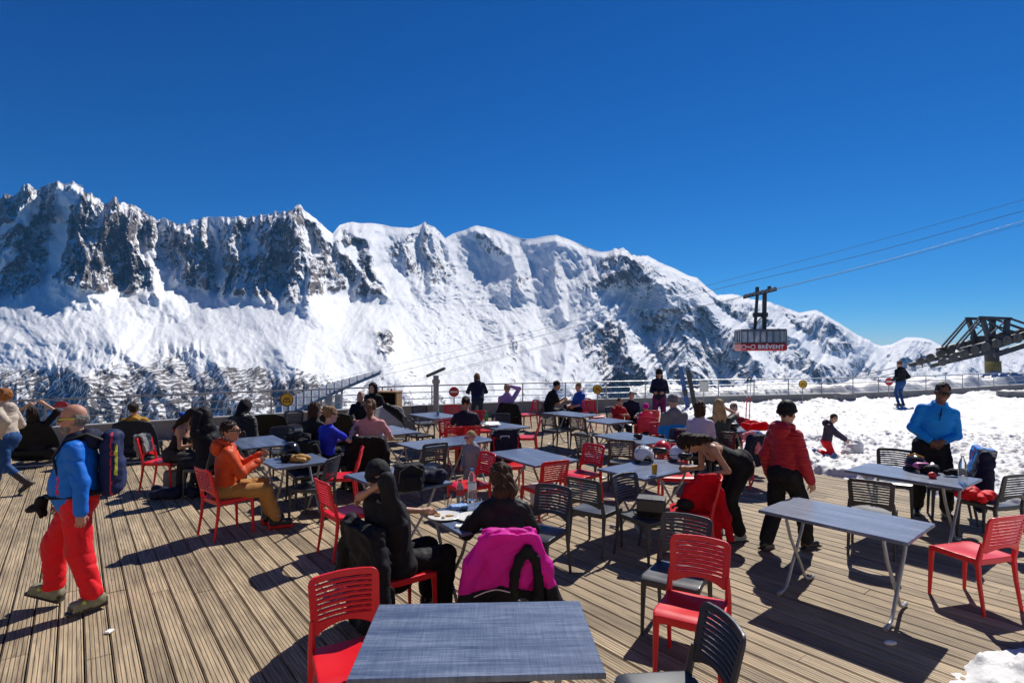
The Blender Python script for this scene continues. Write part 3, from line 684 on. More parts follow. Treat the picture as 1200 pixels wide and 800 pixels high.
# ================================================================== chairs
red_pl = mat('red_polypropylene', (.66, .009, .018), .36, 0, .12, 220, .05, 3, .5, dist=.001)
dark_pl = mat('charcoal_polypropylene', (.040, .044, .054), .40, 0, .12, 220, .06, 3, .5, dist=.001)
def chair_meshes():
    s = SDF(.006)
    def seat(X, Y, Z):
        hw = .218 + .012 * (Y / .22)
        q = np.sqrt(np.maximum(np.abs(X) - hw + .045, 0) ** 2 + np.maximum(np.abs(Y) - .215 + .045, 0) ** 2) - .045
        zc = .443 - .012 * np.exp(-((X / .15) ** 2 + ((Y + .02) / .15) ** 2)) - .020 * np.clip((Y - .13) / .085, 0, 1) ** 2
        rim = np.abs(np.maximum(q, -.024) + .012) - .012
        thick = .011 + .014 * (q > -.026)
        zz = np.abs(Z - zc + (thick - .011)) - thick
        return np.maximum(q, zz) * .8
    s.fn(seat, (-.24, -.225, .39), (.24, .225, .46))
    seat_m = s.mesh('seat')
    s = SDF(.0038)
    def back(X, Y, Z):
        zc, hz, hw0 = .668, .162, .205
        hw = hw0 + .012 * (Z - .55) / .3
        top = .83 + .010 * (1 - (X / .21) ** 2)
        zt = Z - (top - .83)
        q = np.sqrt(np.maximum(np.abs(X) - hw + .045, 0) ** 2 + np.maximum(np.abs(zt - zc) - hz + .045, 0) ** 2) - .045
        q = q + np.minimum(np.maximum(np.abs(X) - hw + .045, np.abs(zt - zc) - hz + .045), 0)
        low = Z - (.506 + .052 * np.clip(1 - (X / .18) ** 2, 0, 1)); q = np.maximum(q, -low)      # arched lower edge
        sl = np.full(np.broadcast(X, Y, Z).shape, 1., np.float32)
        for i in range(8):
            z0 = .586 + .0285 * i + .010 * (1 - (X / .2) ** 2)
            sl = np.minimum(sl, np.sqrt(np.maximum(np.abs(X) - (.155 + .002 * i), 0) ** 2 + np.maximum(np.abs(Z - z0) - .0006, 0) ** 2) - .0046)
        q = np.maximum(q, -sl)
        yc = -.212 - .235 * (Z - .45) - .03 * (1 - (X / .21) ** 2)
        return np.maximum(q, np.abs(Y - yc) - .010) * .85
    s.fn(back, (-.235, -.36, .49), (.235, -.19, .86))
    back_m = s.mesh('backrest')
    legs = []
    for sx in (-1, 1):
        mb = MB(); mb.tube([(sx * .198, .188, .435), (sx * .203, .192, .36), (sx * .206, .198, .2), (sx * .210, .205, 0)], [.027, .022, .018, .0135], 8, sy=1.0); legs.append(mb.mesh('leg', True))
    for sx in (-1, 1):
        mb = MB(); mb.tube([(sx * .200, -.238, .60), (sx * .203, -.222, .50), (sx * .206, -.205, .42), (sx * .208, -.222, .25), (sx * .212, -.262, 0)], [.013, .021, .023, .018, .014], 8); legs.append(mb.mesh('leg', True))
    return seat_m, back_m, legs
_cm = chair_meshes()
_proto = {}
def chair_at(x, y, face, kind, label, z=0.0):
    """chair with its seat centre over (x, y), facing `face` degrees (0 = right, 90 = away from the camera)"""
    grp = 'red slatted terrace chairs' if kind == 'red' else 'charcoal slatted terrace chairs'
    rz = R(face - 90)
    if kind not in _proto:
        m = red_pl if kind == 'red' else dark_pl
        t = thing('terrace_chair', label, 'chair', (x, y, z), rz, grp)
        for nm, me in [('seat', _cm[0]), ('backrest', _cm[1])] + [('leg', l) for l in _cm[2]]:
            obj(nm, me.copy(), m, t)
        _proto[kind] = t; return t
    t = copy_tree(_proto[kind]); t.location = (x, y, z); t.rotation_euler = (0, 0, rz); t['label'] = label; return t
def chair_px(px_, py_, face, kind, label):       # by the pixel of its seat centre
    p = G(px_, py_, .45); return chair_at(p.x, p.y, face, kind, label)

# ================================================================== tables
def table_material():
    m, nt, b = nodes('blue_grey_laminate'); L = nt.links
    tc = N(nt, 'ShaderNodeTexCoord'); oi = N(nt, 'ShaderNodeObjectInfo')
    va = N(nt, 'ShaderNodeVectorMath', operation='ADD'); L.new(tc.outputs['Object'], va.inputs[0])
    mu = N(nt, 'ShaderNodeMath', operation='MULTIPLY'); L.new(oi.outputs['Random'], mu.inputs[0]); mu.inputs[1].default_value = 20.; L.new(mu.outputs[0], va.inputs[1])
    outs = []
    for st, sc in (((3, 70, 1), 1.6), ((70, 3, 1), 1.9), ((.9, 7, 1), 1.5)):
        mp = N(nt, 'ShaderNodeMapping'); mp.inputs['Scale'].default_value = st; L.new(va.outputs[0], mp.inputs[0])
        n = N(nt, 'ShaderNodeTexNoise', Scale=sc, Detail=5., Roughness=.65); L.new(mp.outputs[0], n.inputs['Vector']); outs.append(n.outputs[0])
    a1 = N(nt, 'ShaderNodeMath', operation='MULTIPLY_ADD'); L.new(outs[1], a1.inputs[0]); a1.inputs[1].default_value = .6; L.new(outs[0], a1.inputs[2])
    a2 = N(nt, 'ShaderNodeMath', operation='MULTIPLY_ADD'); L.new(outs[2], a2.inputs[0]); a2.inputs[1].default_value = .9; L.new(a1.outputs[0], a2.inputs[2])
    cr = N(nt, 'ShaderNodeValToRGB'); dv = N(nt, 'ShaderNodeMath', operation='DIVIDE'); L.new(a2.outputs[0], dv.inputs[0]); dv.inputs[1].default_value = 2.5; L.new(dv.outputs[0], cr.inputs[0])
    e = cr.color_ramp.elements; e[0].position = .38; e[0].color = (.040, .060, .120, 1); e[1].position = .62; e[1].color = (.21, .25, .34, 1); x = e.new(.5); x.color = (.100, .130, .205, 1)
    L.new(cr.outputs[0], b.inputs['Base Color']); b.inputs['Roughness'].default_value = .30; b.inputs['Specular IOR Level'].default_value = .55
    bp = N(nt, 'ShaderNodeBump', Strength=.25, Distance=.001); L.new(a1.outputs[0], bp.inputs['Height']); L.new(bp.outputs[0], b.inputs['Normal'])
    return m
top_mat = table_material(); edge_mat = mat('grey_edge_band', (.10, .11, .13), .5, 0, .1, 60)
tube_mat = mat('grey_lacquered_tube', (.36, .37, .39), .38, .35, .05, 60)
TL, TW = 1.16, .74
def table_meshes():
    mb = MB(); mb.box((0, 0, .735), (TL / 2, TW / 2, .0145), bev=.004); top = mb.mesh('tabletop')
    mb = MB(); z = .7185
    for y in (-.26, .26): mb.box((0, y, z - .012), (TL / 2 - .12, .014, .0125))
    rim = mb.mesh('under_frame')
    legs = []
    for sx in (-1, 1):
        for sg in (-1, 1):
            x = sx * (.40 + .017 * sg)
            mb = MB(); mb.tube([(x, sg * .24, .706), (x, sg * .235, .66), (x, sg * .16, .50), (x, -sg * .06, .20), (x, -sg * .125, .10), (x, -sg * .165, .052), (x, -sg * .22, .026), (x, -sg * .30, .019)], .0145, 10)
            mb.tube([(x, -sg * .285, .019), (x, -sg * .325, .0185)], .0185, 10)
            legs.append(mb.mesh('leg', True))
    mb = MB(); mb.tube([(-.40, .0, .30), (.40, .0, .30)], .009, 8); brace = mb.mesh('brace', True)
    return top, rim, legs, brace
_tm = table_meshes(); _tproto = []
def table_at(x, y, rot, label, z=0.0):
    if not _tproto:
        t = thing('terrace_table', label, 'table', (x, y, z), R(rot), 'folding terrace tables with blue-grey tops')
        me = _tm[0]; obj('tabletop', me, [top_mat], t)
        obj('under_frame', _tm[1], tube_mat, t)
        for l in _tm[2]: obj('leg', l, tube_mat, t)
        _tproto.append(t); return t
    t = copy_tree(_tproto[0]); t.location = (x, y, z); t.rotation_euler = (0, 0, R(rot)); t['label'] = label; return t

# ================================================================== small things on the tables
glass = mat('clear_plastic', (.93, .96, .98), .06, 0, 0, vary=.01, trans=1., ior=1.12)
glass_w = mat('water_bottle_plastic', (.88, .94, .98), .08, 0, 0, vary=.02, trans=.9, ior=1.07)
white_p = mat('white_plastic', (.78, .78, .78), .4, vary=.03); blue_p = mat('blue_cap', (.04, .15, .5), .4); red_p = mat('red_cap', (.55, .02, .02), .4)
black_p = mat('black_plastic', (.018, .018, .02), .42, 0, .1, 60); beer_m = mat('lager_beer', (.85, .42, .03), .1, 0, 0, vary=.02, trans=.6, ior=1.2)
green_g = mat('green_glass', (.05, .40, .14), .08, 0, 0, vary=.03, trans=.7, ior=1.3)
paper = mat('white_paper', (.78, .78, .76), .8, 0, .2, 20, .05); china = mat('white_china', (.72, .70, .66), .25, 0, 0, vary=.03); food = mat('pizza_crust', (.62, .42, .20), .7, 0, .8, 60, .5, 30)
def bottle(p, label, h=.30, r=.04, cap=blue_p, body=None, lab=white_p, name='water_bottle'):
    t = thing(name, label, 'bottle', p)
    mb = MB(); k = h / .30
    mb.lathe([(.001, 0.002), (r * .9, 0.002), (r, .012), (r, .07 * k), (r * .94, .085 * k), (r, .10 * k), (r, .19 * k), (r * .85, .225 * k), (r * .45, .262 * k), (.0145, .275 * k), (.0145, .287 * k)], n=18)
    mb.build('bottle_body', body or glass_w, t, True)
    mb = MB(); mb.lathe([(.0165, .279 * k), (.0165, .30 * k), (.001, .30 * k)], n=14); mb.build('cap', cap, t, True)
    if lab: mb = MB(); mb.lathe([(r + .0012, .105 * k), (r + .0012, .17 * k)], n=18); mb.build('paper_label', lab, t, True)
    return t
def tumbler(p, label, h=.10, r=.036, fill=None, name='drinking_glass', body=None):
    t = thing(name, label, 'glass', p)
    mb = MB(); mb.lathe([(.001, .001), (r * .78, .001), (r, h), (r - .003, h), (r * .78 - .003, .006), (.001, .006)], n=18); mb.build('glass_body', body or glass, t, True)
    if fill: mb = MB(); mb.lathe([(.001, .008), (r * .78 - .004, .008), (r - .006, h * .82), (.001, h * .82)], n=18); mb.build('drink', fill, t, True)
    return t
def plate(p, label, with_food=True):
    t = thing('dinner_plate', label, 'plate', p)
    mb = MB(); mb.lathe([(.001, .002), (.09, .002), (.145, .016), (.148, .018), (.143, .021), (.088, .008), (.001, .008)], n=32); mb.build('plate_body', china, t, True)
    if with_food:
        s = SDF(.006); rr_ = random.Random(int(p[0] * 1000))
        for i in range(5):
            a = rr_.uniform(0, 6.28); r_ = rr_.uniform(.03, .08); s.ell((r_ * math.cos(a), r_ * math.sin(a), .016), (rr_.uniform(.015, .04), rr_.uniform(.012, .02), .008), k=.01)
        s.build('leftover_crust', food, t)
    return t
def sheet_pile(name, label, cat, p, col, w=.2, d=.28, seed=1, hgt=.03):
    s = SDF(.008); r_ = random.Random(seed)
    for i in range(4):
        a = r_.uniform(-.6, .6); Mx = Matrix.Rotation(a, 3, 'Z') @ Matrix.Rotation(r_.uniform(-.15, .15), 3, 'X')
        s.box((r_.uniform(-.04, .04), r_.uniform(-.04, .04), .012 + hgt * i / 4), (w / 2 * r_.uniform(.6, 1), d / 2 * r_.uniform(.5, 1), .007), .006, rot=Mx, k=.008)
    return tag(s.build(name, col, loc=p), label, cat)

def helmet(p, rot, label, shell, accent=black_p, goggles=None, spots=None, name='ski_helmet', sc=1.0):
    t = thing(name, label, 'helmet', p, R(rot)); t.scale = (sc, sc, sc)
    s = SDF(.0075)
    s.ell((0, -.01, .105), (.115, .14, .112)); s.ell((0, .0, .075), (.118, .135, .075), k=.03)
    s.ell((0, .135, .04), (.085, .075, .078), k=.02, mode='s'); s.ell((0, -.01, .02), (.092, .112, .10), k=.01, mode='s'); s.cut((0, 0, .002), (0, 0, -1))
    for i in (-1, 0, 1): s.ell((i * .05, -.03, .22 - .012 * abs(i)), (.010, .055, .02), k=.006, mode='s')
    s.build('shell', shell, t)
    s = SDF(.007)
    s.path([(.098, .05, .02), (.114, -.02, .012), (.095, -.09, .012), (0, -.135, .015), (-.095, -.09, .012), (-.114, -.02, .012), (-.098, .05, .02)], [.016] * 7); s.build('padding', black_p, t)
    if goggles is not None:
        s = SDF(.006); n = 9
        P_ = [(.118 * math.sin(a), -.01 + .150 * math.cos(a), .085 + .01 * math.cos(a)) for a in np.linspace(-.75, .75, n)]
        s.path(P_, [.026] + [.036] * (n - 2) + [.026]); s.build('goggle_frame', goggles[0], t)
        s = SDF(.006); P_ = [(.125 * math.sin(a), -.01 + .168 * math.cos(a), .085 + .012 * math.cos(a)) for a in np.linspace(-.55, .55, 7)]
        s.path(P_, [.025] * 7); s.build('goggle_lens', goggles[1], t)
        mb = MB(); mb.tube([(.122 * math.sin(a), -.01 + .148 * math.cos(a), .085 + .014 * math.cos(a)) for a in np.linspace(.7, 2 * math.pi - .7, 20)], [.012] * 20, 8, sy=.35); mb.build('goggle_strap', goggles[2] if len(goggles) > 2 else black_p, t, True)
    return t
def soft(name, label, cat, p, rot, build, mats, h=.012, wr=(.010, 13, 1), parent=None, fold=True):
    s = SDF(h); build(s)
    if wr: s.wrinkle(*wr, fold=fold)
    o = s.build(name, mats, parent, loc=p, rotz=R(rot))
    if label: tag(o, label, cat)
    return o

# coat hung over a chair back: local frame = the chair's (back at y about -.25, facing +y)
def coat_on(ch, label, mats, name='jacket', cat='jacket', w0=.23, w1=.27, z0=.12, z1=.875, bands=None, sleeves=True, seed=1, h=.012, hang=.0, puff=.022, collar=True):
    s = SDF(h)
    def slab(X, Y, Z):
        t = np.clip((z1 - Z) / (z1 - z0), 0, 1)
        w = w0 + (w1 - w0) * t - .07 * np.clip((.08 - t) / .08, 0, 1) ** 2
        yc = -.225 - .235 * (np.maximum(Z, .45) - .45) - .045 - .03 * (1 - np.clip(X / .21, -1, 1) ** 2) - hang * t
        q = np.maximum(np.abs(X) - w, np.maximum(Z - z1 + .25 * np.clip(np.abs(X) - .12, 0, 1), z0 + .03 * np.sin(X * 17 + seed) - Z))
        return np.maximum(q, np.abs(Y - yc) - puff - .012 * np.sin(X * 26 + 3 * np.sin(Z * 7 + seed)) * np.clip(t * 2, 0, 1)) * .8
    s.fn(slab, (-w1 - .02, -.46 - hang, z0 - .06), (w1 + .02, -.18, z1 + .02), m=0)
    s.rc((-w0 + .06, -.335, z1 - .02), (w0 - .06, -.335, z1 - .02), .034, k=.03, m=0)
    def front(X, Y, Z):
        yc = -.225 - .235 * (np.maximum(Z, .45) - .45) + .035
        return np.maximum(np.maximum(np.abs(X) - w0 + .01, np.abs(Y - yc) - .018), np.maximum(Z - z1, .60 - Z)) * .8
    s.fn(front, (-w0, -.36, .58), (w0, -.15, z1), k=.03, m=0)
    if sleeves:
        for sx in (-1, 1):
            s.path([(sx * (w0 - .03), -.32, z1 - .05), (sx * (w0 + .035), -.33 - hang * .5, .62), (sx * (w1 + .0), -.34 - hang, .34)], [.055, .06, .05], k=.03, m=0)
    if bands:
        for (f, lo, hi, m) in bands: s.fn(f, lo, hi, mode='p', m=m)
    s.wrinkle(.014, 11, seed, fold=True)
    o = s.build(name, mats, loc=ch.location, rotz=ch.rotation_euler.z)
    return tag(o, label, cat)
# ================================================================== people
def ik(S, T, l1, l2, pole):
    S, T, pole = Vector(S), Vector(T), Vector(pole)
    d = T - S; Ld = d.length; n = d / max(Ld, 1e-6); Lc = min(max(Ld, abs(l1 - l2) + .02), l1 + l2 - .004); T = S + n * Lc
    a = (l1 * l1 - l2 * l2 + Lc * Lc) / (2 * Lc); h = math.sqrt(max(l1 * l1 - a * a, 0))
    p = pole - n * pole.dot(n); p = p.normalized() if p.length > 1e-5 else Vector((0, 0, 1))
    return S + n * a + p * h, T
def hand_geo(mb, W, d, nrm, sc=1., curl=.7, m=0, thumb=1):
    """four bent fingers and a thumb rooted in the palm; W wrist, d hand direction, nrm the way the palm faces"""
    d = Vector(d).normalized(); nrm = Vector(nrm); nrm = (nrm - d * nrm.dot(d)).normalized(); s = d.cross(nrm) * thumb
    for i, (off, ln) in enumerate(((.030, .070), (.010, .080), (-.010, .074), (-.029, .056))):
        p = W + d * .075 * sc + s * off * sc; pts = [p]; dd = d.copy(); c = curl * (1 + .12 * i)
        for j, f in enumerate((.45, .32, .23)):
            ang = c * (.55 if j == 0 else .75); dd = (dd * math.cos(ang) + nrm * math.sin(ang)).normalized()
            pts.append(pts[-1] + dd * ln * f * sc)
        mb.tube(pts, [.0095 * sc, .009 * sc, .0082 * sc, .006 * sc], 7, m=m)
    p = W + d * .03 * sc + s * .026 * sc; dd = (d * .65 + s * .7 + nrm * .3).normalized(); p2 = p + dd * .036 * sc; dd2 = (d * .85 + s * .25 + nrm * .45).normalized()
    mb.tube([p, p2, p2 + dd2 * .028 * sc], [.012 * sc, .0105 * sc, .007 * sc], 7, m=m)

SK_LIGHT, SK_TAN, SK_RED, SK_BROWN = skin('fair', (.56, .33, .24)), skin('tanned', (.44, .235, .15)), skin('ruddy', (.47, .235, .17)), skin('brown', (.17, .085, .055))
LIP = mat('lips', (.38, .13, .11), .45); EYE = mat('eye_white', (.75, .74, .72), .2); IRIS = mat('iris', (.03, .022, .018), .15)
LENS = mat('sunglass_lens', (.008, .008, .010), .06, spec=.7); 
HB = {'black': hairmat('black', (.012, .010, .010)), 'brown': hairmat('brown', (.055, .030, .018)), 'dark': hairmat('dark', (.025, .016, .012)), 'blond': hairmat('blond', (.42, .29, .14)),
      'ginger': hairmat('ginger', (.34, .13, .04)), 'grey': hairmat('grey', (.22, .20, .19)), 'sandy': hairmat('sandy', (.24, .15, .075)), 'light_brown': hairmat('light_brown', (.16, .085, .045))}
def person(label, x, y, face, sc=1., z=0., h=.012, hip=(0, 0, .93), lean=3, side=0, twist=0, hy=0, hp=0, wL=None, wR=None, eL=None, eR=None, aL=None, aR=None, kL=None, kR=None,
           footyaw=(8, -8), foot_pitch=(0, 0), female=False, skin=SK_LIGHT, hair=('short', 'brown'), top=('jacket', None), pants=None, shoes=None, belly=0., bulk=1., glasses=None, hat=None,
           pants_r=1., nohands=False, curl=.7, palmL=None, palmR=None, beard=None, shoe_kind='shoe', hem=None, group=None, headsc=1., top_name=None, scarf=None, sleeve=1.0, frame=None, bare_legs=False, hdL=None, hdR=None, hood=None):
    t = thing('person', label, 'person', (x, y, z), R(face - 90), group); t.scale = (sc, sc, sc)
    hip = Vector(hip)
    RU = Matrix.Rotation(R(twist), 3, 'Z') @ Matrix.Rotation(R(side), 3, 'Y') @ Matrix.Rotation(R(-lean), 3, 'X')
    U = lambda p: hip + RU @ Vector(p)
    fw = RU @ Vector((0, 1, 0)); rt = RU @ Vector((1, 0, 0)); up = RU @ Vector((0, 0, 1))
    shw = (.160 if female else .176) * (1 + .5 * (bulk - 1))
    neck = U((0, -.005, .52)); SL, SR = U((-shw, -.01, .442)), U((shw, -.01, .442))
    RH = RU @ Matrix.Rotation(R(hy), 3, 'Z') @ Matrix.Rotation(R(hp), 3, 'X')
    hc = neck + RU @ Vector((0, .012, .035)) + RH @ Vector((0, .012, .135))
    Hd = lambda p: hc + RH @ (Vector(p) * headsc)
    hw = .098
    hl = hip + Vector((-hw, 0, -.03)); hr = hip + Vector((hw, 0, -.03))
    aL = Vector(aL if aL else (-.11, -.01, .085)); aR = Vector(aR if aR else (.11, -.01, .085))
    kneeL, aL = ik(hl, aL, .43, .42, kL or (-.1, 1, .15)); kneeR, aR = ik(hr, aR, .43, .42, kR or (.1, 1, .15))
    wL = Vector(wL) if wL else U((-shw - .07, .04, -.06)); wR = Vector(wR) if wR else U((shw + .07, .04, -.06))
    elL, wL = ik(SL, wL, .285, .255, eL or (-.5, -1, -.3)); elR, wR = ik(SR, wR, .285, .255, eR or (.5, -1, -.3))
    cb = .148 if female else .163
    # ---- body: one continuous figure
    s = SDF(h); ratio = 1.42
    def torso(s, inf, hem_z=None, m=0, top=.47):
        b = bulk
        s.flat(U((0, 0, -.02)), U((0, 0, .14)), (.165 if female else .158) * b + inf, (.128 if female else .145) * b + inf, ratio, fw, k=.04, m=m)
        s.flat(U((0, 0, .14)), U((0, .005, .33)), (.128 if female else .145) * b + inf, cb * b + inf, ratio, fw, k=.05, m=m)
        s.flat(U((0, .005, .33)), U((0, -.005, top - .03)), cb * b + inf, (.115 + inf), ratio * 1.05, fw, k=.05, m=m)
        s.rc(U((-shw + .035, -.01, .424)), U((shw - .035, -.01, .424)), .056 + inf * .7, k=.05, m=m)
        for sx in (-1, 1): s.rc(U((0, -.02, .50)), U((sx * .125, -.015, .444)), .046 + inf * .4, .048 + inf * .5, k=.03, m=m)
        if female:
            for sx in (-1, 1): s.ell(U((sx * .065, .085, .315)), (.055 + inf * .5, .05 + inf * .5, .055 + inf * .5), k=.05, m=m)
        if belly: s.ell(U((0, .05, .10)), (.15 * b + inf, .09 + belly + inf, .17 + inf), rot=RU, k=.07, m=m)
    torso(s, 0.)
    s.rc(U((0, -.012, .46)), Hd((0, -.015, -.06)), .054 if female else .060, .052, k=.03)
    s.ell(Hd((0, -.012, .028)), np.array((.077, .097, .100)) * headsc, rot=RH, k=.02)
    s.ell(Hd((0, .024, -.045)), np.array((.060, .066, .078)) * headsc, rot=RH, k=.035)
    s.ell(Hd((0, .064, -.100)), np.array((.028, .024, .020)) * headsc, rot=RH, k=.03)
    s.ell(Hd((0, .082, .026)), np.array((.052, .014, .012)) * headsc, rot=RH, k=.015)
    for sx in (-1, 1):
        s.ell(Hd((sx * .031, .094, .008)), np.array((.017, .012, .010)) * headsc, rot=RH, k=.010, mode='s')
        s.ell(Hd((sx * .079, -.006, -.012)), np.array((.010, .020, .032)) * headsc, rot=RH, k=.008)
        s.ell(Hd((sx * .042, .068, -.032)), np.array((.022, .016, .020)) * headsc, rot=RH, k=.02)
    s.rc(Hd((0, .086, .014)), Hd((0, .108, -.026)), .0105 * headsc, .0145 * headsc, k=.012)
    s.ell(Hd((0, .091, -.062)), np.array((.024, .009, .0085)) * headsc, rot=RH, k=.006, m=1)
    for S_, E_, W_, hd_ in ((SL, elL, wL, hdL), (SR, elR, wR, hdR)):
        s.rc(S_, E_, .046 if not female else .040, .036 if not female else .033, k=.03); s.rc(E_, W_, .036 if not female else .032, .025 if not female else .022, k=.02)
        d_ = Vector(hd_).normalized() if hd_ else (W_ - E_).normalized()
        s.rc(W_, W_ + d_ * .045, .027, .034, k=.02); s.rc(W_ + d_ * .045, W_ + d_ * .08, .034, .030, k=.02)
    for H_, K_, A_ in ((hl, kneeL, aL), (hr, kneeR, aR)):
        s.rc(H_, K_, .078, .052, k=.04); s.rc(K_, A_, .052, .036, k=.02)
    feet = []
    for A_, K_, fy, fp, sx in ((aL, kneeL, footyaw[0], foot_pitch[0], -1), (aR, kneeR, footyaw[1], foot_pitch[1], 1)):
        f = Matrix.Rotation(R(fy), 3, 'Z') @ Matrix.Rotation(R(fp), 3, 'X'); feet.append((A_, f, K_))
        s.rc(A_ + f @ Vector((0, -.03, -.045)), A_ + f @ Vector((0, .14, -.055)), .032, .024, k=.03)
    ex = MB()
    if not nohands:
        for W_, E_, pal, th, hd_ in ((wL, elL, palmL, 1, hdL), (wR, elR, palmR, -1, hdR)):
            d_ = Vector(hd_).normalized() if hd_ else (W_ - E_).normalized(); ctr = U((0, .05, .15))
            n_ = Vector(pal) if pal else (ctr - W_)
            if (n_ - d_ * n_.dot(d_)).length < .02: n_ = Vector((0, 0, -1))
            hand_geo(ex, W_, d_, n_, 1., curl, thumb=th)
    for sx in (-1, 1):
        c_ = Hd((sx * .031, .080, .008)); rr_ = .0125 * headsc
        V = []; nn = 8
        for a_ in range(1, 6):
            th_ = math.pi * a_ / 6
            for b_ in range(nn): V.append(tuple(c_ + RH @ Vector((rr_ * math.sin(th_) * math.cos(2 * math.pi * b_ / nn), rr_ * math.cos(th_), rr_ * math.sin(th_) * math.sin(2 * math.pi * b_ / nn)))))
        Qe = [(i * nn + k, (i + 1) * nn + k, (i + 1) * nn + (k + 1) % nn, i * nn + (k + 1) % nn) for i in range(4) for k in range(nn)]
        V.append(tuple(c_ + RH @ Vector((0, rr_, 0)))); n0 = len(V) - 1
        ex.add(V, Qe, [(n0, k, (k + 1) % nn) for k in range(nn)], m=2)
        ex.add([tuple(c_ + RH @ Vector((.006 * math.cos(q), rr_ * 1.02, .006 * math.sin(q)))) for q in np.linspace(0, 2 * math.pi, 9)[:-1]] + [tuple(c_ + RH @ Vector((0, rr_ * 1.05, 0)))], [], [(8, k, (k + 1) % 8) for k in range(8)], m=3)
    s.build('body', [skin, LIP, EYE, IRIS], t, extra=ex)
    # ---- top
    kind, tm_ = top[0], top[1]; tms = tm_ if isinstance(tm_, list) else [tm_]
    if kind:
        s = SDF(h); inf = {'jacket': .026, 'puffer': .034, 'fleece': .013, 'tee': .010, 'tank': .007, 'shirt': .013}[kind]
        torso(s, inf)
        hz = hem if hem is not None else {'jacket': -.10, 'puffer': -.08, 'fleece': -.06, 'tee': -.04, 'tank': -.02, 'shirt': -.05}[kind]
        s.cut(U((0, 0, hz)), RU @ Vector((0, 0, -1)))
        if kind == 'tank':
            s.cut(U((0, 0, .335)), RU @ Vector((0, -.12, 1)))
            for sx in (-1, 1): s.path([U((sx * .075, .10, .31)), U((sx * .085, .06, .46)), U((sx * .08, -.03, .515)), U((sx * .06, -.11, .32))], [.009] * 4, k=.006)
        else:
            fr = {'tee': .62}.get(kind, 1.0) if sleeve == 1.0 else sleeve
            for S_, E_, W_ in ((SL, elL, wL), (SR, elR, wR)):
                r0, r1, r2 = .051 + inf * .7, .046 + inf * .75, .036 + inf * .6
                if fr <= 1.0 and kind == 'tee': s.rc(S_, S_.lerp(E_, fr), r0, r1 + .004, k=.03)
                else:
                    s.rc(S_, E_, r0, r1, k=.03); e_ = E_.lerp(W_, .97 if sleeve == 1.0 else sleeve); s.rc(E_, e_, r1, r2, k=.02)
            if kind in ('jacket', 'puffer', 'fleece'):
                s.path([U((.055, .035, .535)), U((.062, -.02, .55)), U((.03, -.07, .55)), U((-.03, -.07, .55)), U((-.062, -.02, .55)), U((-.055, .035, .535))], [.024] * 6, k=.02)
            if kind in ('jacket', 'puffer'):                             # hood lying on the shoulders
                s.ell(U((0, -.10, .50)), (.105, .055, .075), rot=RU, k=.04)
        if len(tms) > 1 and frame: frame(s, U, RU)
        s.wrinkle({'jacket': .010, 'puffer': .009, 'fleece': .0055, 'shirt': .008, 'tee': .007}.get(kind, .004), 11, x * 3 + y, fold=True)
        s.build(top_name or {'tee': 't_shirt', 'tank': 'tank_top', 'puffer': 'padded_jacket', 'fleece': 'pullover'}.get(kind, kind), tms, t)
    if hood is not None:
        s = SDF(h); s.ell(U((0, -.115, .50)), (.145, .075, .10), rot=RU); s.path([U((.06, .05, .50)), U((.085, -.01, .545)), U((.05, -.08, .565)), U((-.05, -.08, .565)), U((-.085, -.01, .545)), U((-.06, .05, .50))], [.03] * 6, k=.03); s.wrinkle(.012, 14, x, fold=True); s.build('hood', hood, t)
    # ---- trousers
    if pants is not None:
        pr = pants_r; s = SDF(h)
        s.flat(hip + Vector((0, 0, -.05)), U((0, 0, .07)), (.170 if female else .163) * bulk, (.150 if female else .152) * bulk, 1.4, fw, k=.03)
        s.ell(hip + RU @ Vector((0, -.03, -.01)), ((.172 if female else .165) * bulk, .128, .125), rot=RU, k=.04)
        for H_, K_, A_ in ((hl, kneeL, aL), (hr, kneeR, aR)):
            end = K_.lerp(A_, .40 if bare_legs else .90)
            s.rc(H_, K_, .094 * (1 + .3 * (pr - 1)), .062 * pr, k=.05); s.rc(K_, end, .062 * pr, .052 * pr, k=.02)
        s.wrinkle(.004 + .004 * pr, 12, x * 5 + y, fold=True)
        s.build('trousers', pants, t)
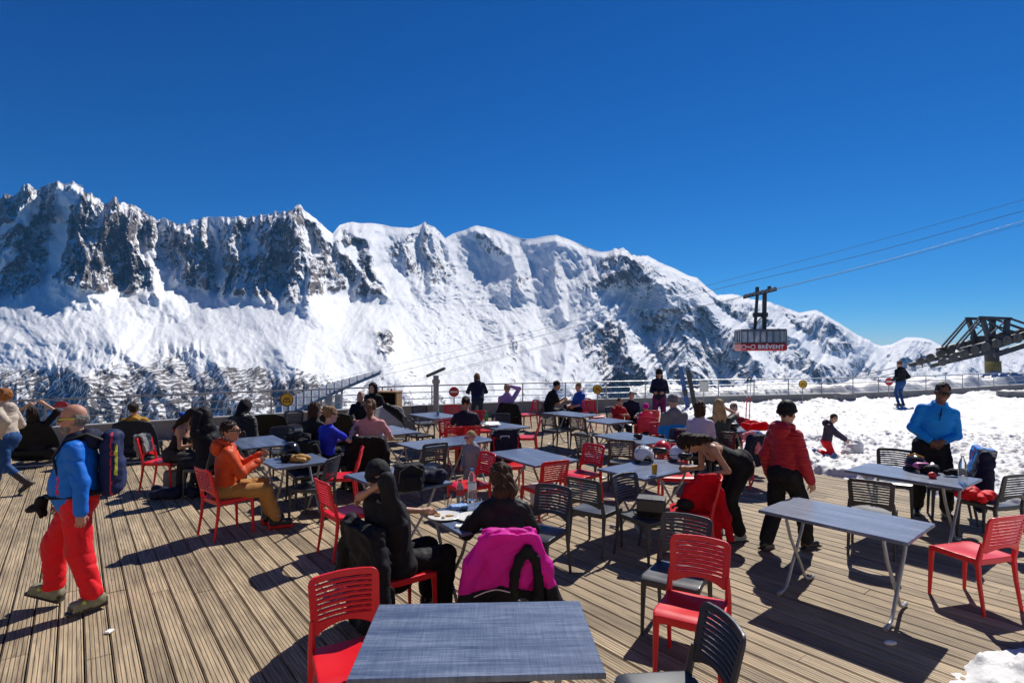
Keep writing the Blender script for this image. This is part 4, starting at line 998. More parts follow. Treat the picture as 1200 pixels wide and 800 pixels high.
    # ---- footwear
    if shoes is not None:
        for (A_, f, K_) in feet:
            s = SDF(min(h, .011)); P = lambda v: A_ + f @ Vector(v); up_ = (K_ - A_).normalized()
            if shoe_kind == 'ski':
                s.rc(P((0, -.02, -.02)), A_ + up_ * .19, .060, .068, k=.03, m=0); s.box(P((0, .045, -.035)), (.05, .138, .05), .035, rot=f, k=.03, m=0); s.box(P((0, .17, -.05)), (.06, .03, .05), rot=f, mode='p', m=1) if False else None
                s.box(P((0, .055, -.078)), (.048, .150, .016), .008, rot=f, k=.004, m=1); s.box(P((0, .165, -.045)), (.044, .022, .03), .015, rot=f, k=.01, m=1); s.box(P((0, -.075, -.05)), (.045, .02, .035), .015, rot=f, k=.01, m=1)
                for yy, zz in ((.03, .02), (.09, .0)): s.box(P((0, yy, zz)), (.058, .011, .012), .005, rot=f, k=.004, m=2)
                for q in (.07, .14): s.rc(A_ + up_ * q + f @ Vector((-.05, .04, 0)), A_ + up_ * q + f @ Vector((.05, .04, 0)), .022, k=.006, m=2)
                ms = shoes if isinstance(shoes, list) else [shoes, black_p, black_p]
                s.build('ski_boot', ms, t)
            else:
                s.rc(P((0, -.04, -.04)), P((0, .15, -.05)), .040, .031, k=.03, m=0); s.ell(P((0, -.01, -.01)), (.045, .055, .05), k=.03, m=0)
                if shoe_kind == 'boot': s.rc(P((0, -.01, 0)), A_ + up_ * .20, .05, .058, k=.03, m=0)
                s.box(P((0, .052, -.079)), (.040, .148, .010), .008, rot=f, k=.004, m=1)
                s.build('boot' if shoe_kind == 'boot' else 'shoe', [shoes if not isinstance(shoes, list) else shoes[0], black_p], t)
    # ---- hair, hats, glasses
    hk, hcol = hair; hm = HB.get(hcol)
    if hk not in ('none',):
        s = SDF(min(h, .010))
        if hk == 'fringe':                                              # bald crown, hair at the sides and back
            s.ell(Hd((0, -.024, .0)), (.084, .094, .075), rot=RH); s.ell(Hd((0, .085, .01)), (.2, .085, .2), rot=RH, k=.01, mode='s'); s.ell(Hd((0, .0, .12)), (.1, .13, .075), rot=RH, k=.01, mode='s')
        else:
            s.ell(Hd((0, -.020, .036)), np.array((.083, .099, .099) if hk == 'short' else (.088, .104, .104)) * headsc, rot=RH)
            s.ell(Hd((0, .105, -.030)), np.array((.066, .085, .092)) * headsc, rot=RH, k=.014, mode='s')
            if hk == 'short': s.cut(Hd((0, -.06, -.045)), RH @ Vector((0, .75, -1)))
            if hk in ('bob', 'long'):
                for sx in (-1, 1): s.rc(Hd((sx * .062, -.02, .02)), Hd((sx * .075, -.03, -.11)), .034, .028, k=.03)
                s.rc(Hd((0, -.06, .0)), Hd((0, -.07, -.11)), .075, .06, k=.03)
            if hk == 'long':
                for sx in (-1, 0, 1): s.path([Hd((sx * .055, -.06, -.05)), Hd((sx * .07, -.09, -.18)), Hd((sx * .075, -.10, -.31))], [.05, .046, .02], k=.03)
            if hk == 'pony': s.path([Hd((0, -.10, .05)), Hd((0, -.155, .02)), Hd((0, -.15, -.10)), Hd((0, -.125, -.21))], [.028, .036, .034, .012], k=.015)
            if hk == 'wild':
                q_ = random.Random(3); s.ell(Hd((0, -.05, .03)), (.098, .095, .105), k=.02)
                for _ in range(16): a_ = q_.uniform(0, 6.28); e_ = q_.uniform(.0, 1.2); s.ell(Hd((.085 * math.cos(a_) * math.cos(e_), -.05 + .085 * min(math.sin(a_), .3) * math.cos(e_), .03 + .095 * math.sin(e_))), (.034, .034, .034), k=.02)
                for sx in (-.03, .0, .035): s.path([Hd((sx, -.12, .0)), Hd((sx * 1.6, -.13, -.11)), Hd((sx * 1.2, -.11, -.24))], [.045, .05, .015], k=.02)
            if hk == 'bun': s.ell(Hd((0, -.09, .095)), (.05, .05, .046), k=.015)
            if hk == 'curly': s.ell(Hd((0, -.03, .03)), (.108, .115, .112), rot=RH, k=.02); s.ell(Hd((0, .115, -.045)), (.068, .095, .095), rot=RH, k=.014, mode='s')
        s.wrinkle(.011, 62, x, (1, 1, .45)); s.build('hair', hm, t)
    if beard is not None:
        s = SDF(min(h, .008)); s.ell(Hd((0, .032, -.072)), (.062, .064, .058), rot=RH); s.ell(Hd((0, .105, -.058)), (.022, .03, .012), rot=RH, k=.006, mode='s'); s.cut(Hd((0, 0, -.045)), RH @ Vector((0, -.25, 1))); s.build('beard', beard, t)
    if hat is not None:
        hk2, hm2 = hat; s = SDF(min(h, .010))
        if hk2 == 'beanie':
            s.ell(Hd((0, -.015, .055)), np.array((.098, .115, .105)) * headsc, rot=RH); s.cut(Hd((0, 0, .018)), RH @ Vector((0, -.25, -1)))
            n_ = 14; s.path([Hd((.090 * math.cos(a), -.015 + .108 * math.sin(a), .028 + .022 * math.sin(a))) for a in np.linspace(0, 2 * math.pi, n_)], [.020] * n_, k=.008); s.wrinkle(.003, 40, 1)
        elif hk2 == 'hood':
            s.ell(Hd((0, -.028, .02)), (.112, .125, .128), rot=RH); s.path([Hd((0, -.06, -.05)), U((0, -.05, .50))], [.10, .11], k=.05); s.ell(Hd((0, .125, -.015)), (.078, .10, .098), rot=RH, k=.02, mode='s'); s.wrinkle(.006, 18, 2)
        elif hk2 == 'cap':
            s.ell(Hd((0, -.01, .055)), (.092, .108, .09), rot=RH); s.cut(Hd((0, 0, .035)), RH @ Vector((0, 0, -1))); s.box(Hd((0, .13, .042)), (.07, .06, .008), .008, rot=RH, k=.01)
        elif hk2 == 'bandana':
            s.ell(Hd((0, -.012, .052)), np.array((.090, .110, .090)) * headsc, rot=RH); s.cut(Hd((0, 0, .050)), RH @ Vector((0, -.15, -1))); s.cut(Hd((0, -.01, .105)), RH @ Vector((0, .3, 1)))
        s.build({'beanie': 'beanie_hat', 'hood': 'hood', 'cap': 'cap', 'bandana': 'headband'}[hk2], hm2, t)
    if glasses is not None:
        s = SDF(.0045 if h < .012 else .006)
        for sx in (-1, 1): s.ell(Hd((sx * .034, .098, .006)), np.array((.030, .011, .021)) * headsc, rot=RH, k=.004, m=0)
        s.rc(Hd((-.012, .106, .012)), Hd((.012, .106, .012)), .005, m=1)
        for sx in (-1, 1): s.path([Hd((sx * .062, .090, .012)), Hd((sx * .082, .04, .012)), Hd((sx * .086, -.02, .006))], [.0065] * 3, k=.004, m=1)
        s.build('sunglasses', [glasses[1], glasses[0]] if isinstance(glasses, tuple) else [LENS, glasses], t)
    if scarf is not None:
        s = SDF(h); s.path([U((.07, .05, .52)), U((.085, -.02, .54)), U((0, -.09, .54)), U((-.085, -.02, .54)), U((-.07, .05, .52)), U((.07, .05, .52))], [.036] * 6, k=.02); s.wrinkle(.006, 30, 3); s.build('scarf', scarf, t)
    t['_w'] = 0; del t['_w']
    t_info = dict(U=U, RU=RU, Hd=Hd, RH=RH, wL=wL, wR=wR, elL=elL, elR=elR)
    return t, t_info
SIT = dict(hip=(0, -.04, .545), lean=2, aL=(-.12, .38, .085), aR=(.12, .38, .085), wL=(-.13, .30, .66), wR=(.13, .30, .66))
def sit(**k): d = dict(SIT); d.update(k); return d
# ================================================================== tables: long ones and square ones
def sq(o):            # square version of the same table
    return o
T1 = table_at(-.17, 2.87, 2.5, 'empty blue-grey table nearest the camera, cut by the bottom edge of the photo')
T2 = table_at(2.92, 4.93, -50, 'empty blue-grey table on the right with its crossed tube legs fully in view')
T3 = table_at(4.73, 6.63, -53, 'table beside the man in the blue pullover, holding a black helmet and bottle')
T5 = table_at(-4.1, 9.05, -52, 'grey table behind the man in the orange jacket')
T7 = table_at(-1.32, 6.42, -49, 'blue-grey table behind the woman in black holding her arm over her head')
T9 = table_at(-1.77, 12.8, -52, 'pale table in front of the viewing scope pole')
T10 = table_at(-.30, 11.05, -50, 'table with a green bottle and papers in front of the man in the navy t-shirt')
T11 = table_at(-2.3, 10.35, -52, 'grey table in front of the woman in the pink t-shirt')
T12 = table_at(.27, 7.79, -56, 'empty grey table by the child with sunglasses, navy emblem jacket at its far end')
T13 = table_at(1.37, 13.07, -48, 'empty pale table near the railing behind two charcoal chairs')
T15 = table_at(2.05, 9.46, -57, 'empty table with a small dark cloth on it, beyond the white dotted helmet')
T16 = table_at(1.74, 7.01, 38, 'table with ski helmets and a glass of beer beside the bending woman')
T17 = table_at(4.1, 10.75, -52, 'table half hidden behind the seated blonde woman near the snow')
_sqp = []
def square_at(x, y, rot, label):
    if not _sqp:
        t = thing('square_terrace_table', label, 'table', (x, y, 0), R(rot), 'folding square terrace tables')
        mb = MB(); mb.box((0, 0, .735), (.37, .37, .0145), bev=.004); mb.build('tabletop', top_mat, t)
        mb = MB()
        for yy in (-.26, .26): mb.box((0, yy, .7065), (.28, .014, .012))
        mb.build('under_frame', tube_mat, t)
        for sx in (-1, 1):
            for sg in (-1, 1):
                xx = sx * (.25 + .017 * sg); mb = MB()
                mb.tube([(xx, sg * .24, .706), (xx, sg * .235, .66), (xx, sg * .16, .50), (xx, -sg * .06, .20), (xx, -sg * .125, .10), (xx, -sg * .165, .052), (xx, -sg * .22, .026), (xx, -sg * .30, .019)], .0145, 10)
                mb.build('leg', tube_mat, t, True)
        _sqp.append(t); return t
    t = copy_tree(_sqp[0]); t.location = (x, y, 0); t.rotation_euler = (0, 0, R(rot)); t['label'] = label; return t
T4 = square_at(-2.90, 7.48, 40, 'square grey table with a black helmet and tan gloves by the man in orange')
T6 = square_at(-.32, 4.97, 35, 'square table with two plates and bottles between the two seated women in black')
T8a = square_at(-1.335, 8.83, 38, 'square grey table behind the charcoal chair, pushed against its twin on the left')
T8b = square_at(-.76, 9.28, 38, 'square table behind the child with sunglasses, pushed against its twin on the right')
T14 = square_at(2.02, 11.8, 36, 'small square pale table right of the two charcoal chairs, in front of the red child')

# ================================================================== chairs
C = {}
def ch(key, x, y, face, kind, label): C[key] = chair_at(x, y, face, kind, label); return C[key]
ch('c1', -.90, 3.20, -62, 'red', 'empty red chair nearest the camera, left of the front table')
ch('k18', 1.24, 3.84, -118, 'red', 'empty red chair right of the front table, in front of a charcoal one')
ch('k19', .79, 2.84, 188, 'dark', 'charcoal chair tucked at the right end of the front table, cut by the photo edge')
ch('k17', 1.30, 4.42, -122, 'dark', 'charcoal chair standing right behind the empty red chair of the front table')
ch('c2', -3.45, 6.80, 52, 'red', 'red chair the man in the orange jacket sits on')
ch('c3', -1.80, 6.15, 40, 'red', 'red chair left of the woman in black holding her arm over her head')
ch('c4', -2.45, 7.92, 193, 'red', 'red chair with its back turned to the woman in pink, behind a charcoal chair')
ch('c5', -2.62, 7.32, 172, 'dark', 'charcoal chair right of the square table with tan gloves')
ch('c6', -3.0, 8.15, -52, 'dark', 'charcoal chair behind the square table with the black helmet')
ch('c6b', -4.05, 9.95, -60, 'dark', 'charcoal chair behind the grey table, in front of the dark lounge chairs')
ch('c6c', -4.95, 12.6, -75, 'dark', 'charcoal chair standing against the dark lounge chair by the parapet')
ch('k1', -1.32, 8.62, 126, 'dark', 'charcoal chair with its back to us at the pair of square tables')
ch('k2', -1.95, 11.85, 42, 'dark', 'charcoal chair at the left end of the pale table by the viewing scope')
ch('k3', -2.2, 13.9, -60, 'dark', 'charcoal chair behind the pale table, left of the viewing scope pole')
ch('k4', -1.45, 14.0, -75, 'red', 'red chair behind the pale table, below the red round sign')
ch('k5', -1.16, 10.45, 118, 'red', 'red chair left of the man in the navy t-shirt, its back to us')
ch('k5b', -1.15, 11.05, -60, 'red', 'red chair facing us just behind another red chair, left of the navy t-shirt')
ch('k6', -.84, 10.55, 100, 'red', 'red chair the man in the navy t-shirt sits on')
ch('k7', -.72, 12.65, -78, 'red', 'red chair facing us behind the table with the green bottle')
ch('k8', -.22, 12.1, -85, 'dark', 'charcoal chair facing us in front of the person in lilac')
ch('k9', .28, 11.55, 175, 'red', 'red chair at the right end of the table with the green bottle')
ch('k10', .42, 15.75, 205, 'red', 'lone red chair facing left beside the man in black at the railing')
ch('k12', -.06, 8.78, -82, 'red', 'red chair carrying the navy jacket with the white shield emblem')
ch('k52', -.58, 7.42, 212, 'red', 'red chair in front of the child with sunglasses, behind the red-capped bottle')
ch('k13', .40, 7.28, 120, 'red', 'red chair at the near end of the empty table, behind a charcoal chair')
ch('k14', .98, 8.06, 220, 'red', 'red chair facing left on the right side of the empty grey table')
ch('k15', .95, 6.28, 52, 'dark', 'charcoal chair with its back to us left of the table with helmets')
ch('k16', 1.44, 6.02, -52, 'dark', 'charcoal chair carrying the black camera bag')
ch('k20', .26, 5.46, -124, 'dark', 'charcoal chair right of the pink jacket')
ch('k21', .98, 12.6, 50, 'dark', 'charcoal chair with its legs in full view, left of another before the pale table')
ch('k22', 1.55, 11.98, 52, 'dark', 'charcoal chair right of another one, before the pale table near the railing')
ch('k23', 1.42, 9.50, 38, 'dark', 'charcoal chair behind the red chair, left end of the table with dark cloth')
ch('k24', 1.78, 8.98, 75, 'dark', 'charcoal chair with its back to us left of the white dotted helmet')
ch('k25', 2.66, 11.35, -125, 'red', 'red chair with a slatted back in front of the pink-hat child')
ch('k25c', 2.84, 10.5, -92, 'red', 'red chair at the far side of the dark cloth table, left of the burgundy bag')
ch('k26', 2.34, 8.0, -98, 'red', 'red chair behind the ski helmets on the table')
ch('k28', 1.98, 6.22, 165, 'red', 'red chair under the bright red fleece held by the bending woman')
ch('k29', 4.0, 6.2, 54, 'dark', 'charcoal chair between the two blue-grey tables on the right')
ch('k30', 5.2, 7.62, -127, 'dark', 'charcoal chair behind the black helmet, left of the man in blue')
ch('k31', 5.58, 6.54, 105, 'dark', 'charcoal chair at the right edge with red ski clothes on its seat')
ch('k31b', 5.75, 7.35, 150, 'dark', 'charcoal chair buried under blue and navy jackets behind the table')
ch('k32', 4.06, 4.95, 105, 'red', 'empty red chair at the far right in front of the table with the helmet')
ch('k33', -5.62, 9.02, 6, 'red', 'red chair under the woman in the black tank top, jackets over its back')
ch('k34', -4.66, 8.5, 165, 'dark', 'charcoal chair under the person in the black hoodie')
ch('k35', -4.85, 9.95, 95, 'dark', 'charcoal chair under the person in the shiny black jacket')
ch('k36', -3.3, 9.35, 60, 'dark', 'charcoal chair under the brown-haired person in black')
ch('k37', -2.85, 8.6, 52, 'dark', 'charcoal chair under the woman in the bright blue t-shirt')
ch('k38', -2.3, 9.05, 97, 'red', 'red chair under the woman in pink, covered by a black coat')
ch('k39', -.12, 14.7, 95, 'dark', 'charcoal chair under the person in lilac, black coat on it')
ch('k40', 1.05, 15.6, 20, 'dark', 'charcoal chair under the man in black by the railing')
ch('k41', 1.95, 16.3, 215, 'red', 'red chair under the boy in the blue vest by the railing')
ch('k41b', 2.25, 15.4, -70, 'red', 'red chair right of the boy in the blue vest')
ch('k42', 2.62, 13.6, -60, 'dark', 'charcoal chair under the small child in red')
ch('k43', 3.2, 13.35, 100, 'red', 'red chair under the child in the pink hat')
ch('k44', 3.0, 10.3, 95, 'dark', 'charcoal chair under the person in the grey beanie')
ch('k45', 3.2, 9.5, 60, 'dark', 'charcoal chair under the woman in the pale lilac top')
ch('k46', 3.68, 9.85, 75, 'dark', 'charcoal chair under the long-haired blonde woman')
ch('k47', 3.95, 9.25, 105, 'red', 'red chair covered by a dark coat and pink scarf, left of the red padded jacket')
ch('k48', 4.5, 11.3, 230, 'red', 'red chair under the child behind the blonde woman')
ch('k49', -.90, 4.51, 40, 'red', 'red chair under the woman in black holding her arm over her head')
ch('k50', -.06, 4.46, 98, 'dark', 'charcoal chair under the woman with the ponytail and bright pink jacket')

# ================================================================== lounge chairs
navy_f = cloth('navy_lounge', (.012, .016, .032), .3, 30, .6); pale_f = cloth('pale_canvas', (.50, .47, .43), .3, 30); black_f = cloth('black_lounge', (.008, .008, .010), .3, 30, .55)
def lounge(x, y, face, m, label):
    t = thing('lounge_chair', label, 'lounge chair', (x, y, 0), R(face - 90), 'low fabric lounge chairs by the parapet')
    s = SDF(.014)
    def shell(X, Y, Z):
        hw = .40 - .10 * np.clip((Z - .35) / .5, 0, 1) ** 2
        yc = -.22 - .42 * (Z - .30) + .16 * (X / .4) ** 2
        q = np.maximum(np.abs(X) - hw, np.maximum(Z - .86 + .35 * np.clip(np.abs(X) - .16, 0, 1), .10 - Z))
        return np.maximum(q, np.abs(Y - yc) - .035) * .75
    s.fn(shell, (-.42, -.55, .08), (.42, .2, .88)); s.build('backrest', m, t)
    s = SDF(.014); s.box((0, .08, .27), (.37, .38, .085), .06); s.build('seat_cushion', m, t)
    mb = MB()
    for sx in (-1, 1): mb.tube([(sx * .36, -.30, .03), (sx * .36, .42, .03), (sx * .34, .40, .2)], .022, 8)
    mb.tube([(-.36, .42, .03), (.36, .42, .03)], .022, 8); mb.tube([(-.36, -.30, .03), (.36, -.30, .03)], .022, 8); mb.build('base_frame', steel, t, True); return t
lounge(-9.25, 10.9, 110, black_f, 'black lounge chair at the far left with a person stretching in it')
lounge(-7.55, 11.25, 110, navy_f, 'navy lounge chair holding the person with the yellow collar')
lounge(-5.35, 12.4, 105, black_f, 'black rounded lounge chair behind the yellow round sign, left one of two')
lounge(-3.95, 12.6, 100, black_f, 'black rounded lounge chair behind the woman in the bright blue t-shirt')
lounge(-3.62, 13.4, -75, pale_f, 'pale canvas lounge chair under the bald person near the wooden cabinet')
lounge(-2.95, 13.5, -75, pale_f, 'pale canvas lounge chair with a black jacket, beside the wooden cabinet')
s = SDF(.01); s.box((0, 0, .21), (.22, .2, .21), .05); s.box((0, 0, .10), (.15, .3, .12), .04, k=.02, mode='s'); s.box((0, 0, .10), (.3, .13, .12), .04, k=.02, mode='s')
tag(s.build('side_stool', mat('pale_grey_plastic', (.5, .5, .49), .5), loc=(-8.25, 10.7, 0)), 'pale grey low stool beside the black lounge chair', 'stool')

# ================================================================== people in the foreground
bl = (.010, .095, .44); J_BLUE = cloth('bright_blue_shell', (.010, .15, .62), .55, 10, .55); J_NAVY = cloth('navy_shell', (.014, .017, .045), .5, 12); T_RED = cloth('red_ski', (.72, .012, .022), .8, 7, .6, dist=.03); BLK = cloth('black', (.011, .011, .014), .5, 14); BLK2 = cloth('soft_black', (.013, .013, .017), .6, 10, .7)
ORANGE = cloth('orange_shell', (.60, .075, .018), .6, 10, .55); TAN = cloth('mustard', (.40, .20, .055), .5, 12); REDJ = puffer('red', (.42, .012, .020)); BLUEP = cloth('azure_fleece', (.010, .25, .74), .5, 9, .7); BEIGE = cloth('beige', (.50, .42, .34), .5, 12); JEANS = cloth('denim', (.018, .065, .20), .4, 30); DKJEANS = cloth('dark_denim', (.015, .03, .07), .4, 30)
PINKT = cloth('salmon_pink', (.62, .27, .26), .4, 12); BLUET = cloth('royal_blue', (.02, .035, .50), .4, 12); NAVYT = cloth('navy_tee', (.014, .018, .04), .4, 12); LILAC = cloth('lilac', (.36, .23, .50), .4, 12); GREY = cloth('grey', (.20, .20, .21), .5, 12); PALE = cloth('pale_lilac', (.52, .46, .62), .4, 12); OLIVE = cloth('olive', (.045, .06, .05), .4, 12)
REDC = cloth('red_child', (.42, .02, .02), .5, 12); PURP = cloth('plum', (.045, .035, .06), .5, 12); LGREY = cloth('light_grey', (.21, .22, .28), .5, 12); MAG = cloth('magenta', (.78, .02, .42), .6, 9, .6, dist=.03, transl=.3); FUCH = cloth('fuchsia_trousers', (.16, .02, .10), .5, 12); FLEECE_RED = cloth('red_fleece', (.72, .010, .028), .7, 7, .8, dist=.03, transl=.4)
YEL = mat('yellow_frame', (.60, .62, .03), .35); BOOTG = mat('grey_green_boot', (.21, .21, .14), .35, vary=.25, vscale=18); BOOTB = mat('black_boot', (.02, .02, .023), .3); BOOTR = mat('red_boot', (.55, .02, .02), .35); BUCK = mat('yellow_buckle', (.5, .5, .05), .35); LEATH = mat('brown_leather', (.035, .022, .018), .5, 0, .4, 30)

def p1frame(s, U, RU):
    s.box(U((0, .25, .2)), (.065, .22, .6), rot=RU, mode='p', m=1); s.ell(U((0, -.04, .56)), (.2, .19, .085), rot=RU, mode='p', m=1); s.box(U((-.19, .10, .14)), (.1, .008, .075), .004, rot=RU, mode='p', m=2)
p1, i1 = person('man with shaved head in blue ski jacket and red ski trousers walking left', -3.74, 4.82, 207, h=.0085, hip=(0, 0, .985), sc=.97, hood=J_NAVY, lean=1, hp=-3, hy=6, belly=.05, bulk=1.14, skin=SK_RED, hair=('fringe', 'grey'), beard=HB['grey'], glasses=YEL,
    top=('jacket', [J_BLUE, J_NAVY, T_RED]), frame=p1frame, pants=T_RED, pants_r=1.55, shoes=[BOOTG, BOOTB, BUCK], shoe_kind='ski', aL=(-.155, -.14, .115), aR=(.12, .20, .15), foot_pitch=(0, 17), footyaw=(35, -22), wL=(-.30, -.08, .84), eL=(-.6, -1, 0), wR=(.22, .16, .92), kL=(-.1, 1, 0), hem=-.12)
# backpack
t = thing('backpack', 'dark blue ski backpack with red and yellow stripes on the walking man', 'backpack', p1.location, p1.rotation_euler.z)
PKM = [cloth('backpack_navy', (.014, .022, .075), .5, 14), mat('strap_red', (.55, .02, .05), .6), mat('strap_yellow', (.55, .52, .04), .6), mat('strap_black', (.015, .015, .017), .7)]
s = SDF(.009); s.box((0, -.235, 1.20), (.15, .075, .25), .06); s.ell((0, -.245, 1.46), (.13, .08, .06), k=.04); s.box((0, -.29, 1.12), (.11, .045, .14), .04, k=.03)
s.box((-.13, -.262, 1.2), (.04, .006, .4), mode='p', m=1); s.box((-.13, -.292, 1.26), (.06, .006, .13), mode='p', m=2); s.wrinkle(.006, 18, 2); s.build('pack_body', PKM, t)
mb = MB()
for sx in (-1, 1): mb.tube([(sx * .115, -.20, 1.44), (sx * .125, -.08, 1.505), (sx * .13, .07, 1.45), (sx * .14, .145, 1.32), (sx * .155, .10, 1.14), (sx * .17, -.10, 1.03), (sx * .13, -.20, 1.0)], [.022] * 7, 8, sy=.5)
mb.build('shoulder_strap', PKM[3], t, True)
mb = MB(); mb.tube([(.205, -.02, .99), (.16, .15, .99), (0, .215, .98), (-.16, .15, .99), (-.205, -.02, .99), (-.17, -.19, 1.0)], [.02] * 6, 8, sy=.6); mb.build('hip_belt', PKM[3], t, True)
def gl(s):
    for dx in (0, .05): s.path([(dx, 0, 0), (dx + .01, .05, -.07), (dx, .12, -.10)], [.045, .04, .03], k=.02); s.rc((dx, .02, -.06), (dx - .02, -.02, -.16), .032, .022, k=.02)
_g = soft('ski_gloves', 'pair of black ski gloves hanging at the waist of the walking man', 'gloves', (-3.98, 4.72, .95), 90, gl, BLK, .009); _g.scale = (.8, .8, .85)

person('woman with ginger hair in beige jacket and jeans striding off the left edge', -7.86, 8.72, 183, h=.012, female=True, hair=('curly', 'ginger'), top=('jacket', BEIGE), pants=JEANS, pants_r=1.0, shoes=LEATH, shoe_kind='boot', lean=6, hem=-.06,
       aL=(-.09, -.36, .19), aR=(.1, .30, .10), foot_pitch=(-38, 8), wL=(-.24, -.05, 1.0), eL=(-.4, -1, 0), wR=(.2, .25, 1.05), sc=.93)
mb = MB(); mb.box((0, 0, 0), (.16, .07, .12), bev=.03); tag(mb.build('shoulder_bag', BLK, loc=(-8.05, 8.45, .75)), 'dark shoulder bag carried by the ginger-haired woman', 'bag')

p9, i9 = person('man with sunglasses in orange jacket sitting by the square table', -3.45, 6.82, 30, h=.009, **sit(hair=('short', 'dark'), skin=SK_TAN, glasses=BLK, hood=ORANGE, top=('jacket', ORANGE), pants=TAN, pants_r=1.35, shoes=[BOOTB, BOOTR, mat('grey_buckle', (.3, .3, .32), .3, .5)], shoe_kind='ski',
       lean=3, aL=(-.12, .46, .10), aR=(.12, .52, .10), wL=(-.05, .35, .90), wR=(.07, .31, .84), eL=(-.5, -.3, -1), eR=(.5, -.3, -1), hp=2, hem=-.08))
tumbler(tuple(p9.matrix_basis @ Vector((-.03, .43, .90))), 'clear plastic cup held by the man in orange', .11, .034)

p20, i20 = person('woman in black with beanie and one arm bent over her head, sitting at table', -.93, 4.53, 42, h=.0085, female=True, **sit(sc=.98, hair=('none', 'black'), hat=('beanie', BLK), skin=SK_TAN, glasses=BLK, top=('jacket', BLK2), pants=BLK, pants_r=1.5, shoes=BOOTB, lean=-11, hy=75, hp=-4,
       wR=(.0, -.29, 1.12), eR=(1, .2, 1), palmR=(0, 0, -1), wL=(-.18, .44, .80), sleeve=.10, bulk=1.34))
coat_on(C['k49'], 'black ski jacket with a pink zip hanging on the chair of the woman in black', [BLK, MAG], z0=.03, z1=.885, w0=.27, w1=.38, seed=2, h=.010, puff=.034, bands=[(lambda X, Y, Z: np.maximum(np.abs(X + .10) - .006, np.maximum(np.abs(Z - .36) - .08, -.3 - Y + 0 * X)), (-.3, -.5, .2), (.3, -.3, .5), 1)])
p21, i21 = person('woman with dark ponytail in black jacket seated with her back to us', -.06, 4.50, 104, h=.0085, female=True, **sit(sc=.94, hair=('wild', 'brown'), skin=SK_LIGHT, top=('jacket', BLK2), pants=BLK, shoes=BOOTB, lean=14, hp=-6, wL=(-.22, .42, .79), wR=(.2, .40, .79)))
def pink_jacket(ch_):
    t = thing('ski_jacket', 'bright pink and black ski jacket draped over the chair of the ponytailed woman', 'jacket', ch_.location, ch_.rotation_euler.z)
    hm_ = lambda X: .43 + .05 * np.sin(X * 6 + 2.2) - .10 * np.clip(-X - .12, 0, 1)
    def yb(X, Z): return -.285 - .24 * (np.maximum(Z, .42) - .42) - .03 * (1 - np.clip(X / .21, -1, 1) ** 2) - .05 * np.clip((.80 - Z) / .5, 0, 1) - .020 * np.sin(X * 24 + 4 * np.sin(Z * 6)) * np.clip((.85 - Z) * 2.5, 0, 1)
    def wd_(Z): return .215 + .13 * np.clip((.885 - Z) / .6, 0, 1)
    def panel(z0f, ex):
        def f(X, Y, Z):
            w = wd_(Z); top = .885 - .30 * np.clip(np.abs(X + .01) - .15, 0, 1)
            q = np.maximum(np.abs(X + .02) - w - ex, np.maximum(Z - top, z0f(X) - Z))
            return np.maximum(q, np.abs(Y - yb(X, Z)) - .020 - ex) * .75
        return f
    s = SDF(.0072); s.fn(panel(lambda X: hm_(X), 0), (-.42, -.52, .25), (.40, -.2, .9)); s.rc((-.15, -.345, .868), (.14, -.345, .868), .034, k=.03)
    s.path([(-.19, -.36, .80), (-.285, -.375, .66), (-.34, -.37, .46)], [.045, .06, .05], k=.04); s.path([(.17, -.36, .80), (.25, -.39, .62), (.29, -.38, .46)], [.045, .055, .05], k=.04)
    def fr(X, Y, Z): return np.maximum(np.maximum(np.abs(X) - .20, np.abs(Y + .215 + .2 * (Z - .45)) - .018), np.maximum(Z - .88, .62 - Z)) * .8
    s.fn(fr, (-.2, -.34, .6), (.2, -.16, .88), k=.03); s.ell((.115, -.385, .60), (.055, .035, .13), k=.03); s.wrinkle(.011, 12, 5, fold=True); s.build('pink_shell', MAG, t)
    s = SDF(.0072)
    def hemf(X, Y, Z):
        w = wd_(Z) + .02; bot = .24 + .10 * np.sin(X * 7 + .8) + .05 * np.sin(X * 19)
        return np.maximum(np.maximum(np.abs(X + .02) - w, np.maximum(Z - hm_(X) - .004, bot - Z)), np.abs(Y - yb(X, Z)) - .024) * .75
    s.fn(hemf, (-.44, -.54, .08), (.42, -.2, .5)); s.path([(.29, -.385, .45), (.31, -.385, .34), (.27, -.375, .27)], [.055, .07, .05], k=.04); s.path([(-.34, -.375, .44), (-.33, -.37, .30), (-.27, -.36, .20)], [.05, .06, .035], k=.04); s.wrinkle(.010, 12, 7, fold=True); s.build('black_hem', BLK, t)
    s = SDF(.006); s.path([(.015, -.385, .44), (.022, -.405, .58), (.055, -.425, .70), (.115, -.435, .765), (.17, -.43, .70), (.195, -.42, .58), (.20, -.41, .43), (.19, -.40, .33)], [.036, .034, .034, .036, .034, .034, .04, .045], k=.02); s.wrinkle(.005, 26, 2, fold=True); s.build('hood_edge', BLK, t)
    mb = MB()
    P_ = []
    for x_ in np.linspace(-.36, .0, 14): P_.append((float(x_), float(yb(np.array(x_), np.array(hm_(x_)))) - .034, float(hm_(x_)) - .015))
    mb.tube(P_, .0045, 6); mb.build('piping', mat('white_piping', (.7, .6, .68), .5), t, True); mb = MB(); P_ = []
    for x_ in np.linspace(.21, .34, 8): P_.append((float(x_), -.448 + .03 * (x_ - .2), float(.365 - .2 * (x_ - .21))))
    mb.tube(P_, .0045, 6); mb.build('piping', mat('white_piping', (.7, .6, .68), .5), t, True)
pink_jacket(C['k50'])

